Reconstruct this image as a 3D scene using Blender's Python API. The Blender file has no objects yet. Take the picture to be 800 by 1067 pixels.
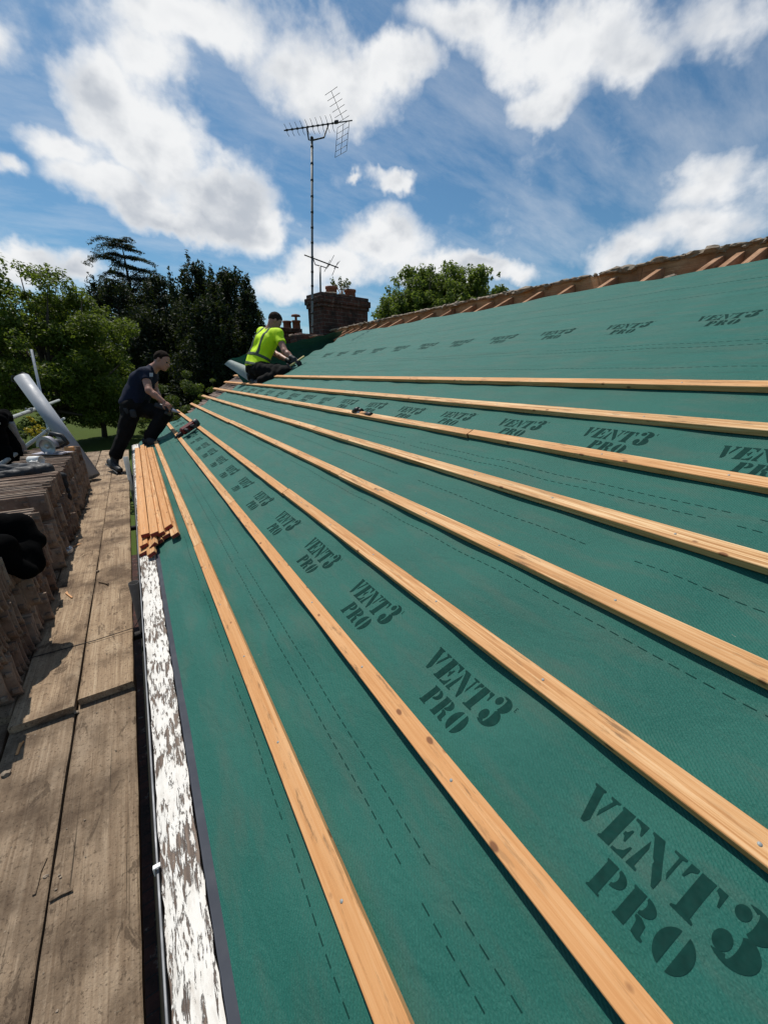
import bpy, bmesh, math, random
import numpy as np
from mathutils import Vector, Matrix
random.seed(7); rng = np.random.default_rng(7)
R_ = math.radians
S = bpy.context.scene
COL = S.collection

# ------------------------------------------------------------------ frame of reference
# camera at the origin; Y runs along the eaves, X towards the ridge, Z up; ground at GZ
GZ = -4.4
FPX, CX, CY = 402.0, 400.0, 533.5
PITCH, YAW = R_(19.771), R_(32.006)
Fh = np.array([math.sin(YAW), math.cos(YAW), 0]); CR = np.array([math.cos(YAW), -math.sin(YAW), 0]); UZ = np.array([0, 0, 1.])
CF = math.cos(PITCH)*Fh - math.sin(PITCH)*UZ
CU = math.sin(PITCH)*Fh + math.cos(PITCH)*UZ
def ray(x, y): return (x-CX)/FPX*CR + (CY-y)/FPX*CU + CF
def P(x, y, d): return ray(x, y)*d                       # a sighted point at a distance along the view axis
def at_z(x, y, z):
    r = ray(x, y); return r*(z/r[2])
PHI = R_(25.994)
P0 = np.array([0.1804, 0, -0.98]); UP = np.array([math.cos(PHI), 0, math.sin(PHI)]); NN = np.array([-math.sin(PHI), 0, math.cos(PHI)])
def RP(s, y, n=0.): return P0 + UP*s + np.array([0, y, 0]) + NN*n   # point on the roof slope
def on_roof(x, y, n=0.):
    r = ray(x, y); t = ((P0+NN*n)@NN)/(r@NN); return r*t
def roof_sy(p): return float((p-P0)@UP), float(p[1])

# ------------------------------------------------------------------ object helpers
def link(name, me, mat=None, parent=None):
    o = bpy.data.objects.new(name, me); COL.objects.link(o)
    if mat is not None:
        for m in (mat if isinstance(mat, (list, tuple)) else [mat]): me.materials.append(m)
    if parent is not None: o.parent = parent
    return o
def tag(o, label=None, cat=None, group=None, kind=None):
    if label: o['label'] = label
    if cat: o['category'] = cat
    if group: o['group'] = group
    if kind: o['kind'] = kind
    return o
def empty(name, loc=(0, 0, 0)):
    o = bpy.data.objects.new(name, None); COL.objects.link(o); o.location = loc; o.empty_display_size = .1
    return o
def part(name, me, mat, root):
    """me is in world space; the part hangs under root without moving"""
    o = link(name, me, mat, root); o.matrix_parent_inverse = Matrix.Translation(-Vector(world_loc(root)))
    return o
def world_loc(o):
    v = Vector(o.location); p = o.parent
    return v
def np_mesh(name, V, Fc, smooth=False):
    V = np.asarray(V, np.float32); Fc = np.asarray(Fc, np.int32)
    me = bpy.data.meshes.new(name); k = Fc.shape[1]
    me.vertices.add(len(V)); me.vertices.foreach_set('co', V.ravel())
    me.loops.add(Fc.size); me.loops.foreach_set('vertex_index', Fc.ravel())
    me.polygons.add(len(Fc)); me.polygons.foreach_set('loop_start', np.arange(0, Fc.size, k, dtype=np.int32))
    me.polygons.foreach_set('loop_total', np.full(len(Fc), k, np.int32))
    if smooth: me.polygons.foreach_set('use_smooth', np.ones(len(Fc), bool))
    me.update(calc_edges=True); me.validate(); return me
class MB:
    """collects shapes into one mesh"""
    def __init__(s): s.bm = bmesh.new()
    def quad(s, *pts, mi=0):
        f = s.bm.faces.new([s.bm.verts.new(tuple(map(float, p))) for p in pts]); f.material_index = mi; return f
    def box(s, c, d, ax=None, bev=0., mi=0):
        """c centre, d full sizes, ax 3 axes rows"""
        c = np.asarray(c, float); A = np.eye(3) if ax is None else np.asarray(ax, float)
        vs = []
        for sx in (-.5, .5):
            for sy in (-.5, .5):
                for sz in (-.5, .5): vs.append(s.bm.verts.new(tuple(c + A[0]*sx*d[0] + A[1]*sy*d[1] + A[2]*sz*d[2])))
        fs = []
        for q in ((0, 1, 3, 2), (4, 6, 7, 5), (0, 4, 5, 1), (2, 3, 7, 6), (0, 2, 6, 4), (1, 5, 7, 3)):
            f = s.bm.faces.new([vs[i] for i in q]); f.material_index = mi; fs.append(f)
        if bev > 0:
            es = list({e for f in fs for e in f.edges})
            bmesh.ops.bevel(s.bm, geom=es, offset=bev, segments=1, profile=.5, affect='EDGES')
        return vs
    def tube(s, a, b, ra, rb=None, seg=12, cap=True, mi=0):
        return s.path([a, b], [ra, ra if rb is None else rb], seg, cap, mi)
    def path(s, pts, rad, seg=8, cap=True, mi=0):
        pts = [np.asarray(p, float) for p in pts]
        if not hasattr(rad, '__len__'): rad = [rad]*len(pts)
        rings = []; u = None
        for i, p in enumerate(pts):
            t = pts[min(i+1, len(pts)-1)] - pts[max(i-1, 0)]; t = t/(np.linalg.norm(t)+1e-9)
            if u is None:
                u = np.cross(t, [0, 0, 1.]);
                if np.linalg.norm(u) < .1: u = np.cross(t, [1., 0, 0])
            u = u - t*(u@t); u /= np.linalg.norm(u)+1e-9; w = np.cross(t, u)
            rings.append([s.bm.verts.new(tuple(p + rad[i]*(math.cos(k*2*math.pi/seg)*u + math.sin(k*2*math.pi/seg)*w))) for k in range(seg)])
        for r0, r1 in zip(rings, rings[1:]):
            for k in range(seg):
                f = s.bm.faces.new([r0[k], r0[(k+1) % seg], r1[(k+1) % seg], r1[k]]); f.smooth = True; f.material_index = mi
        if cap:
            f = s.bm.faces.new(rings[0][::-1]); f.material_index = mi
            f = s.bm.faces.new(rings[-1]); f.material_index = mi
    def lathe(s, base, axis, prof, seg=20, mi=0):
        """prof: list of (radius, height along axis)"""
        base = np.asarray(base, float); t = np.asarray(axis, float); t = t/np.linalg.norm(t)
        u = np.cross(t, [0, 0, 1.])
        if np.linalg.norm(u) < .1: u = np.cross(t, [1., 0, 0])
        u /= np.linalg.norm(u); w = np.cross(t, u)
        rings = [[s.bm.verts.new(tuple(base + t*h + r*(math.cos(k*2*math.pi/seg)*u + math.sin(k*2*math.pi/seg)*w))) for k in range(seg)] for r, h in prof]
        for r0, r1 in zip(rings, rings[1:]):
            for k in range(seg):
                f = s.bm.faces.new([r0[k], r0[(k+1) % seg], r1[(k+1) % seg], r1[k]]); f.smooth = True; f.material_index = mi
    def lump(s, c, r, sub=1, jit=.25, sq=(1, 1, 1), mi=0):
        g = bmesh.ops.create_icosphere(s.bm, subdivisions=sub, radius=1.)
        for v in g['verts']:
            k = r*(1+random.uniform(-jit, jit)); v.co = Vector((v.co.x*k*sq[0]+c[0], v.co.y*k*sq[1]+c[1], v.co.z*k*sq[2]+c[2]))
            for f in v.link_faces: f.material_index = mi
    def mesh(s, name):
        bmesh.ops.recalc_face_normals(s.bm, faces=s.bm.faces[:])
        me = bpy.data.meshes.new(name); s.bm.to_mesh(me); s.bm.free(); return me
    def obj(s, name, mat, parent=None):
        me = s.mesh(name)
        return part(name, me, mat, parent) if parent is not None else link(name, me, mat)

# ------------------------------------------------------------------ node helpers
class NT:
    def __init__(s, name):
        s.m = bpy.data.materials.new(name); s.m.use_nodes = True; s.t = s.m.node_tree
        s.bs = s.t.nodes['Principled BSDF']
    def nd(s, typ, ins=(), **attrs):
        n = s.t.nodes.new(typ)
        for k, v in attrs.items(): setattr(n, k, v)
        for k, v in (ins.items() if isinstance(ins, dict) else ins): s.set(n.inputs[k], v)
        return n
    def set(s, sock, v):
        if isinstance(v, bpy.types.NodeSocket): s.t.links.new(v, sock)
        elif isinstance(v, (tuple, list)) and sock.type == 'RGBA' and len(v) == 3: sock.default_value = (*v, 1)
        else: sock.default_value = v
    def coord(s, which='Object', rnd=0.):
        c = s.nd('ShaderNodeTexCoord').outputs[which]
        if rnd:
            r = s.nd('ShaderNodeObjectInfo').outputs['Random']
            c = s.nd('ShaderNodeVectorMath', {0: c, 1: s.nd('ShaderNodeVectorMath', {0: (rnd, rnd*.7, rnd*1.3), 3: r}, operation='SCALE').outputs[0]}, operation='ADD').outputs[0]
        return c
    def sc(s, v, k): return s.nd('ShaderNodeVectorMath', {0: v, 1: k}, operation='MULTIPLY').outputs[0]
    def noise(s, v, scale=5., det=4., rough=.55, dist=0.):
        return s.nd('ShaderNodeTexNoise', {'Vector': v, 'Scale': scale, 'Detail': det, 'Roughness': rough, 'Distortion': dist}).outputs['Fac']
    def ramp(s, f, stops):
        n = s.nd('ShaderNodeValToRGB', {0: f}); e = n.color_ramp.elements
        while len(e) < len(stops): e.new(.5)
        for q, (p, c) in zip(e, stops):
            q.position = p; q.color = (c, c, c, 1) if not hasattr(c, '__len__') else (*c, 1)
        return n.outputs[0]
    def mix(s, f, a, b, blend='MIX'):
        n = s.nd('ShaderNodeMix', data_type='RGBA', blend_type=blend)
        s.set(n.inputs[0], f); s.set(n.inputs[6], a); s.set(n.inputs[7], b); return n.outputs[2]
    def math(s, op, a, b=0., c=0., clamp=False):
        n = s.nd('ShaderNodeMath', {0: a, 1: b, 2: c}, operation=op); n.use_clamp = clamp; return n.outputs[0]
    def bump(s, h, st=.3, d=.01, nrm=None):
        i = {'Height': h, 'Strength': st, 'Distance': d}
        if nrm is not None: i['Normal'] = nrm
        return s.nd('ShaderNodeBump', i).outputs[0]
    def out(s, **k):
        for n, v in k.items(): s.set(s.bs.inputs[n.replace('_', ' ')], v)
        return s.m
def plain(name, col, rough=.6, metal=0., var=.25, sc=14., bump=.0, spec=.5, rnd=0.):
    t = NT(name); v = t.coord('Object', rnd); n = t.noise(v, sc, 5., .6)
    c = t.mix(n, tuple(x*(1-var) for x in col), tuple(min(1, x*(1+var)) for x in col))
    k = dict(Base_Color=c, Roughness=t.ramp(t.noise(v, sc*2.3, 3.), [(.3, max(0, rough-.12)), (.7, min(1, rough+.12))]), Metallic=metal, Specular_IOR_Level=spec)
    if bump: k['Normal'] = t.bump(t.noise(v, sc*4, 5.), bump, .004)
    return t.out(**k)

def wood_fresh(name, c0, c1, c2, end=None):
    """sawn softwood with grain along the local Y axis"""
    t = NT(name); v = t.coord('Object', 37.)
    g = t.noise(t.sc(v, (95, 2.2, 95)), 1., 6., .62, 1.2)
    g2 = t.noise(t.sc(v, (22, .9, 22)), 1., 3., .5, .8)
    col = t.ramp(g, [(.40, c0), (.50, c1), (.61, c2)])
    col = t.mix(t.math('MULTIPLY', t.ramp(g2, [(.42, 0.), (.6, 1.)]), .6), col, t.mix(.5, c0, c1), 'MIX')
    rnd = t.nd('ShaderNodeObjectInfo').outputs['Random']
    col = t.mix(t.math('MULTIPLY', rnd, .72), col, tuple(x*y for x, y in zip(c1, (1.0, .78, .62))))
    # knots
    vk = t.nd('ShaderNodeTexVoronoi', {'Vector': t.sc(v, (15, 9, 15)), 'Scale': 1., 'Randomness': 1.})
    kn = t.ramp(vk.outputs['Distance'], [(.075, 1.), (.115, 0.)])
    col = t.mix(t.math('MULTIPLY', kn, .85), col, (.16, .055, .02))
    # dark pencil / mould streaks
    st = t.ramp(t.noise(t.sc(v, (70, 9, 70)), 1., 6., .7), [(.55, 0.), (.64, 1.)])
    big = t.ramp(t.noise(v, 2.3, 3.), [(.42, 0.), (.58, 1.)])
    col = t.mix(t.math('MULTIPLY', t.math('MULTIPLY', st, big), .62), col, (.10, .06, .03))
    return t.out(Base_Color=col, Roughness=.68, Specular_IOR_Level=.25, Normal=t.bump(g, .35, .002))
def wood_old(name, c0, c1, c2, grit=1., dirt=(.045, .035, .026)):
    t = NT(name); v = t.coord('Object', 23.)
    g = t.noise(t.sc(v, (70, 1.6, 70)), 1., 7., .65, 1.5)
    m = t.noise(v, 3.2, 6., .62)
    col = t.ramp(g, [(.3, c0), (.52, c1), (.75, c2)])
    col = t.mix(t.ramp(m, [(.46, 0.), (.62, .8)]), col, dirt)
    mud = t.ramp(t.noise(t.sc(v, (9, 3, 9)), 1., 8., .72), [(.54, 0.), (.62, .65)])
    col = t.mix(mud, col, tuple(.55*a+.45*b for a, b in zip(dirt, c1)))
    pale = t.ramp(t.noise(t.sc(v, (5, 2.2, 5)), 1.7, 6., .6), [(.55, 0.), (.7, .55)])
    col = t.mix(pale, col, c2)
    blot = t.ramp(t.noise(t.sc(v, (6, 2.6, 6)), 2.2, 9., .74, .6), [(.565, 0.), (.60, .85)])
    col = t.mix(t.math('MULTIPLY', blot, grit*.75), col, tuple(x*.75 for x in dirt))
    sp = t.ramp(t.noise(v, 95., 3., .7), [(.58, 0.), (.64, .85)])
    col = t.mix(t.math('MULTIPLY', sp, grit*.7), col, tuple(x*.7 for x in dirt))
    lp = t.ramp(t.noise(v, 130., 2., .6), [(.68, 0.), (.74, .8)])
    col = t.mix(t.math('MULTIPLY', lp, grit*.45), col, (.32, .27, .2))
    # splits along the grain
    crack = t.ramp(t.noise(t.sc(v, (120, .8, 120)), 1., 2., .4, .4), [(.27, 1.), (.31, 0.)])
    col = t.mix(t.math('MULTIPLY', crack, .75), col, (.02, .015, .01))
    h = t.math('ADD', t.math('MULTIPLY', g, .5), t.math('MULTIPLY', t.noise(v, 60., 6., .7), .8))
    return t.out(Base_Color=col, Roughness=.9, Specular_IOR_Level=.2, Normal=t.bump(h, 1., .009))
def brick(name, ca, cb, mort, w=.225, h=.075, vec=None, soot=.5):
    t = NT(name); v = t.coord('Object')
    # choose the running direction from the face normal: X or Y by the side, Z up
    g = t.nd('ShaderNodeNewGeometry').outputs['Normal']
    sp = t.nd('ShaderNodeSeparateXYZ', {0: v}); sn = t.nd('ShaderNodeSeparateXYZ', {0: t.nd('ShaderNodeVectorTransform', {0: g}, vector_type='NORMAL', convert_from='WORLD', convert_to='OBJECT').outputs[0]})
    side = t.math('GREATER_THAN', t.math('ABSOLUTE', sn.outputs[0]), .6)
    top = t.math('GREATER_THAN', t.math('ABSOLUTE', sn.outputs[2]), .6)
    a = t.nd('ShaderNodeMix', {0: side, 2: sp.outputs[0], 3: sp.outputs[1]}).outputs[0]
    b = t.nd('ShaderNodeMix', {0: top, 2: sp.outputs[2], 3: sp.outputs[1]}).outputs[0]
    vv = t.nd('ShaderNodeCombineXYZ', {0: a, 1: b, 2: 0.}).outputs[0]
    n0 = t.nd('ShaderNodeTexNoise', {'Vector': v, 'Scale': 9.}).outputs['Color']
    vv = t.nd('ShaderNodeVectorMath', {0: n0, 1: (.012, .012, 0), 2: vv}, operation='MULTIPLY_ADD').outputs[0]
    bk = t.nd('ShaderNodeTexBrick', {'Vector': vv, 'Color1': ca, 'Color2': cb, 'Mortar': mort, 'Scale': 1., 'Mortar Size': .006, 'Mortar Smooth': .3, 'Bias': 0., 'Brick Width': w, 'Row Height': h})
    n = t.noise(v, 4.5, 6., .65)
    col = t.mix(t.ramp(n, [(.42, 0.), (.62, soot)]), bk.outputs[0], (.02, .017, .015))
    lich = t.ramp(t.noise(v, 7.3, 6., .7), [(.60, 0.), (.67, .6)])
    col = t.mix(lich, col, (.23, .2, .16))
    hh = t.math('ADD', t.math('MULTIPLY', bk.outputs[1], -1.), t.math('MULTIPLY', t.noise(v, 50., 5.), .6))
    return t.out(Base_Color=col, Roughness=.92, Specular_IOR_Level=.2, Normal=t.bump(hh, .8, .008))
def leafmat(name, ca, cb, tr=.35, rough=.5):
    t = NT(name)
    r = t.nd('ShaderNodeNewGeometry').outputs['Random Per Island']
    n = t.noise(t.coord('Object'), .9, 3.)
    c = t.mix(t.math('ADD', t.math('MULTIPLY', r, .65), t.math('MULTIPLY', n, .4), clamp=True), ca, cb)
    d = t.out(Base_Color=c, Roughness=rough, Specular_IOR_Level=.3)
    tl = t.nd('ShaderNodeBsdfTranslucent', {0: t.mix(.5, c, (.16, .22, .02))})
    mx = t.nd('ShaderNodeMixShader', {0: tr, 1: t.bs.outputs[0], 2: tl.outputs[0]})
    t.t.links.new(mx.outputs[0], t.t.nodes['Material Output'].inputs[0]); return d

# ------------------------------------------------------------------ implicit surfaces (bodies, clothes)
def cap(a, b, ra, rb=None): return ('c', np.asarray(a, float), np.asarray(b, float), ra, ra if rb is None else rb)
def ell(c, r, ax=None): return ('e', np.asarray(c, float), np.asarray(r, float), np.eye(3) if ax is None else np.asarray(ax, float))
def prim_bounds(p):
    if p[0] == 'c': m = max(p[3], p[4]); return np.minimum(p[1], p[2])-m, np.maximum(p[1], p[2])+m
    m = max(p[2]); return p[1]-m, p[1]+m
def prim_eval(p, X):
    if p[0] == 'c':
        a, b, ra, rb = p[1:]; ba = b-a; pa = X-a
        h = np.clip((pa@ba)/(ba@ba+1e-9), 0, 1); return np.linalg.norm(pa-h[..., None]*ba, axis=-1)-(ra+(rb-ra)*h)
    q = (X-p[1])@p[3].T; k0 = np.linalg.norm(q/p[2], axis=-1); k1 = np.linalg.norm(q/(p[2]**2), axis=-1)
    return k0*(k0-1)/(k1+1e-9)
def wrinkle(X, f, seed):
    r = np.random.default_rng(seed); o = 0
    for i in range(5):
        d = r.normal(size=3); d /= np.linalg.norm(d); e = r.normal(size=3)
        o = o+np.sin((X@d)*f*(1+.35*i)+1.7*np.sin((X@e)*f*.4+i)+r.uniform(0, 6))
    return o/5
def sdf_mesh(name, prims, h, clip=None, wr=None, grow=0.):
    """prims: list of (prim, smooth radius); clip(X)->distance kept where <0; wr=(amplitude, frequency, seed)"""
    lo = np.min([prim_bounds(p)[0] for p, k in prims], 0)-.05-grow; hi = np.max([prim_bounds(p)[1] for p, k in prims], 0)+.05+grow
    n = np.ceil((hi-lo)/h).astype(int)+1
    D = np.full(n, 1e3, np.float32); ax = [lo[i]+h*np.arange(n[i]) for i in range(3)]
    for p, k in prims:
        a, b = prim_bounds(p); e = .09+k
        i0 = np.maximum(((a-e-lo)/h).astype(int), 0); i1 = np.minimum(((b+e-lo)/h).astype(int)+2, n)
        sl = tuple(slice(i0[i], i1[i]) for i in range(3))
        X = np.stack(np.meshgrid(*[ax[i][sl[i]] for i in range(3)], indexing='ij'), -1)
        d = prim_eval(p, X)-grow; c = D[sl]
        if k > 0:
            m = np.clip(.5+.5*(c-d)/k, 0, 1); m = np.where(c > 100, 1., m)
            D[sl] = np.where(c > 100, d, c*(1-m)+d*m-k*m*(1-m))
        else: D[sl] = np.minimum(c, d)
    if clip is not None or wr is not None:
        for i in range(n[0]):
            X = np.stack(np.meshgrid(ax[0][i:i+1], ax[1], ax[2], indexing='ij'), -1)[0]
            d = D[i]
            if wr is not None:
                w_ = wrinkle(X, wr[1], wr[2]); d = d+(wr[0]*w_ if len(wr) < 4 else wr[0]*(1-3.2*np.abs(w_))+wr[0]*.35*wrinkle(X, wr[1]*2.7, wr[2]+9))
            if clip is not None: d = np.maximum(d, clip(X))
            D[i] = d
    return surf_nets(name, D, lo, h)
def surf_nets(name, D, lo, h):
    s = D < 0; n = np.array(D.shape); cn = n-1
    cnt = np.zeros(cn, np.int32); pos = np.zeros((*cn, 3), np.float32)
    cr = [(i, j, k) for i in (0, 1) for j in (0, 1) for k in (0, 1)]
    def sub(A, c): return A[c[0]:c[0]+cn[0], c[1]:c[1]+cn[1], c[2]:c[2]+cn[2]]
    for c in cr:
        for a in range(3):
            if c[a] == 0:
                e = list(c); e[a] = 1
                d0, d1 = sub(D, c), sub(D, e); x = (sub(s, c) != sub(s, e))
                t = np.where(x, d0/(d0-d1+1e-12), 0)
                cnt += x
                for b in range(3): pos[..., b] += np.where(x, c[b]+(t if b == a else 0), 0)
    act = cnt > 0; idx = np.full(cn, -1, np.int64); idx[act] = np.arange(act.sum())
    base = np.argwhere(act); V = lo+h*(base+pos[act]/cnt[act][:, None])
    Q = []
    for a in range(3):
        b, c = (a+1) % 3, (a+2) % 3
        s0 = [slice(None)]*3; s1 = [slice(None)]*3; s0[a] = slice(0, -1); s1[a] = slice(1, None)
        A, B = s[tuple(s0)], s[tuple(s1)]
        e = np.argwhere(A != B); e = e[(e[:, b] > 0) & (e[:, c] > 0) & (e[:, b] < cn[b]) & (e[:, c] < cn[c])]
        fl = A[e[:, 0], e[:, 1], e[:, 2]]
        q = []
        for db, dc in ((1, 1), (0, 1), (0, 0), (1, 0)):
            f = e.copy(); f[:, b] -= db; f[:, c] -= dc; q.append(idx[f[:, 0], f[:, 1], f[:, 2]])
        q = np.stack(q, 1); q[~fl] = q[~fl][:, ::-1]; Q.append(q)
    Q = np.concatenate(Q); Q = Q[(Q >= 0).all(1)]
    return np_mesh(name, V, Q, smooth=True)

# ------------------------------------------------------------------ camera, light, sky
cam = bpy.data.cameras.new('camera'); co = bpy.data.objects.new('camera', cam); COL.objects.link(co)
cam.sensor_fit = 'VERTICAL'; cam.sensor_height = 36; cam.lens = FPX/1067*36; cam.clip_start = .05; cam.clip_end = 3000
M = Matrix(((CR[0], CU[0], -CF[0], 0), (CR[1], CU[1], -CF[1], 0), (CR[2], CU[2], -CF[2], 0), (0, 0, 0, 1)))
co.matrix_world = M; S.camera = co
SUN_AZ, SUN_EL = R_(-6), R_(61)
sun_dir = np.array([math.sin(SUN_AZ)*math.cos(SUN_EL), math.cos(SUN_AZ)*math.cos(SUN_EL), math.sin(SUN_EL)])
sl = bpy.data.lights.new('sun', 'SUN'); sl.energy = 4.2; sl.angle = R_(.5); sl.color = (1, .95, .88)
so = bpy.data.objects.new('sun', sl); COL.objects.link(so); so.location = (0, 0, 30)
so.rotation_euler = Vector(sun_dir).to_track_quat('Z', 'Y').to_euler()
S.view_settings.view_transform = 'Standard'; S.view_settings.look = 'None'; S.view_settings.exposure = .02; S.view_settings.gamma = 1
S.cycles.max_bounces = 6; S.cycles.use_denoising = True

W = bpy.data.worlds.new('World'); S.world = W; W.use_nodes = True
t = NT.__new__(NT); t.t = W.node_tree; bg = W.node_tree.nodes['Background']
sky = t.nd('ShaderNodeTexSky', sky_type='NISHITA'); sky.sun_disc = False; sky.sun_elevation = SUN_EL; sky.sun_rotation = SUN_AZ
sky.air_density = 1.; sky.dust_density = .6; sky.ozone_density = 2.2
BGS = .085
d0 = t.nd('ShaderNodeTexCoord').outputs['Generated']
def vm(op, a, b=None, c=None, o=0):
    n = t.nd('ShaderNodeVectorMath', operation=op); t.set(n.inputs[0], a)
    if b is not None: t.set(n.inputs[3 if op == 'SCALE' else 1], b)
    if c is not None: t.set(n.inputs[2], c)
    return n.outputs[o]
def wnoise(v, sc, det, ro, out='Fac'): return t.nd('ShaderNodeTexNoise', {'Vector': v, 'Scale': sc, 'Detail': det, 'Roughness': ro}).outputs[out]
warp = vm('SUBTRACT', wnoise(d0, 4.2, 5., .6, 'Color'), (.5, .5, .5))
warp2 = vm('SUBTRACT', wnoise(d0, 13., 5., .6, 'Color'), (.5, .5, .5))
dw = vm('ADD', d0, vm('ADD', vm('SCALE', warp, .16), vm('SCALE', warp2, .055)))
def blob(x, y, rx, ry, rot=0., w=1.):
    c = ray(x, y); c /= np.linalg.norm(c)
    ex = ray(x+math.cos(R_(rot))*10, y+math.sin(R_(rot))*10); ex /= np.linalg.norm(ex); ex -= c; k1 = np.linalg.norm(ex)/10; ex -= c*(ex@c); ex /= np.linalg.norm(ex)
    ey = np.cross(c, ex); ey2 = ray(x-math.sin(R_(rot))*10, y+math.cos(R_(rot))*10); ey2 /= np.linalg.norm(ey2); k2 = np.linalg.norm(ey2-c)/10
    a = t.math('DIVIDE', vm('DOT_PRODUCT', dw, tuple(ex), o=1), float(rx*k1)); b = t.math('DIVIDE', vm('DOT_PRODUCT', dw, tuple(ey), o=1), float(ry*k2))
    f = vm('DOT_PRODUCT', dw, tuple(c), o=1)
    q = t.math('SQRT', t.math('ADD', t.math('MULTIPLY', a, a), t.math('MULTIPLY', b, b)))
    m = t.math('MULTIPLY', t.math('SUBTRACT', 1.25, q), w)
    return t.math('MULTIPLY', t.math('MAXIMUM', m, 0.), t.math('GREATER_THAN', f, .2))
BL = [(105, 105, 60, 50, 20, 1), (160, 150, 80, 48, 30, 1), (235, 215, 85, 48, 25, 1), (75, 160, 70, 30, 10, .9), (130, 200, 80, 36, 10, 1), (285, 245, 34, 28, 0, .9), (180, 225, 110, 22, 12, .9),
      (190, 25, 120, 48, 5, .92), (350, 85, 92, 60, 20, 1.), (150, 70, 80, 40, 20, .7), (300, 70, 60, 60, 0, .7), (405, 75, 55, 42, 0, 1), (380, 120, 40, 24, 0, .6),
      (575, 45, 135, 60, 8, .95), (560, 98, 60, 36, -20, .9), (655, 75, 70, 40, -10, .75), (480, 15, 80, 40, 0, .75), (760, 30, 100, 50, 0, .62),
      (413, 196, 26, 17, 10, .95), (374, 189, 12, 9, 0, .7),
      (405, 258, 66, 42, 0, 1), (350, 285, 70, 32, 0, 1), (300, 300, 60, 24, 0, .9), (510, 280, 52, 20, 5, .95), (450, 290, 60, 30, 0, .9),
      (660, 262, 72, 24, 0, .8), (740, 195, 90, 46, -10, .78), (720, 238, 105, 36, -5, .85), (790, 200, 60, 60, 0, .6),
      (20, 275, 80, 24, 15, 1), (75, 290, 40, 20, 0, .9), (15, 188, 36, 16, 10, .7), (-80, 140, 90, 60, 0, .9), (-60, 30, 80, 40, 0, .6), (900, 90, 90, 60, 0, .7), (930, 260, 90, 40, 0, .8)]
acc = None
for b in BL:
    m = blob(*b); acc = m if acc is None else t.math('SMOOTH_MAX', acc, m, .22)
# ragged detail, stretched as on a flat cloud layer
sz = t.nd('ShaderNodeSeparateXYZ', {0: d0}); inv = t.math('DIVIDE', 1., t.math('ADD', t.math('MAXIMUM', sz.outputs[2], 0.), .28))
dp = vm('SCALE', d0, inv)
dq = vm('MULTIPLY', d0, (1.5, 1.5, 2.1))
fb = wnoise(dq, 3.4, 9., .60); fb2 = wnoise(vm('ADD', dq, (3.1, 1.7, .4)), 9.0, 7., .6)
dens = t.math('ADD', acc, t.math('MULTIPLY', t.math('SUBTRACT', fb, .5), 1.15)); dens = t.math('ADD', dens, t.math('MULTIPLY', t.math('SUBTRACT', fb2, .5), .5))
mask = t.nd('ShaderNodeMapRange', {0: dens, 1: .17, 2: .80}, interpolation_type='SMOOTHSTEP').outputs[0]
wisp = t.math('MULTIPLY', t.nd('ShaderNodeMapRange', {0: wnoise(t.nd('ShaderNodeVectorMath', {0: dp, 1: (1.2, 3.2, 1.)}, operation='MULTIPLY').outputs[0], 1.4, 8., .62), 1: .42, 2: .78}).outputs[0], .42)
mask = t.math('MAXIMUM', mask, wisp)
# away from the frame some more broken cloud
thick = t.nd('ShaderNodeMapRange', {0: dens, 1: .5, 2: 1.35}).outputs[0]
def fbm2(o): return t.math('ADD', wnoise(vm('ADD', dq, o), 3.0, 3., .5), t.math('MULTIPLY', wnoise(vm('ADD', dq, (3.1+o[0], 1.7+o[1], .4+o[2])), 8.0, 4., .55), .45))
lit = t.math('SUBTRACT', fbm2((0., 0., 0.)), fbm2((sun_dir[0]*.06, sun_dir[1]*.06, .10)))
shade = t.math('MULTIPLY', t.nd('ShaderNodeMapRange', {0: dens, 1: .35, 2: .95}).outputs[0], t.nd('ShaderNodeMapRange', {0: lit, 1: .10, 2: -.22}, interpolation_type='SMOOTHSTEP').outputs[0])
shade = t.math('MAXIMUM', shade, t.math('MULTIPLY', t.nd('ShaderNodeMapRange', {0: dens, 1: .9, 2: 1.6}).outputs[0], .35))
ccol = t.mix(shade, tuple(x/BGS for x in (.88, .89, .90)), tuple(x/BGS for x in (.50, .54, .60)))
skyc = t.nd('ShaderNodeMix', data_type='RGBA', blend_type='MULTIPLY')
t.set(skyc.inputs[0], 1.); t.set(skyc.inputs[6], sky.outputs[0]); t.set(skyc.inputs[7], (.60, .90, 1.0, 1))
t.set(bg.inputs[0], t.mix(mask, skyc.outputs[2], ccol)); bg.inputs[1].default_value = BGS

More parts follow.
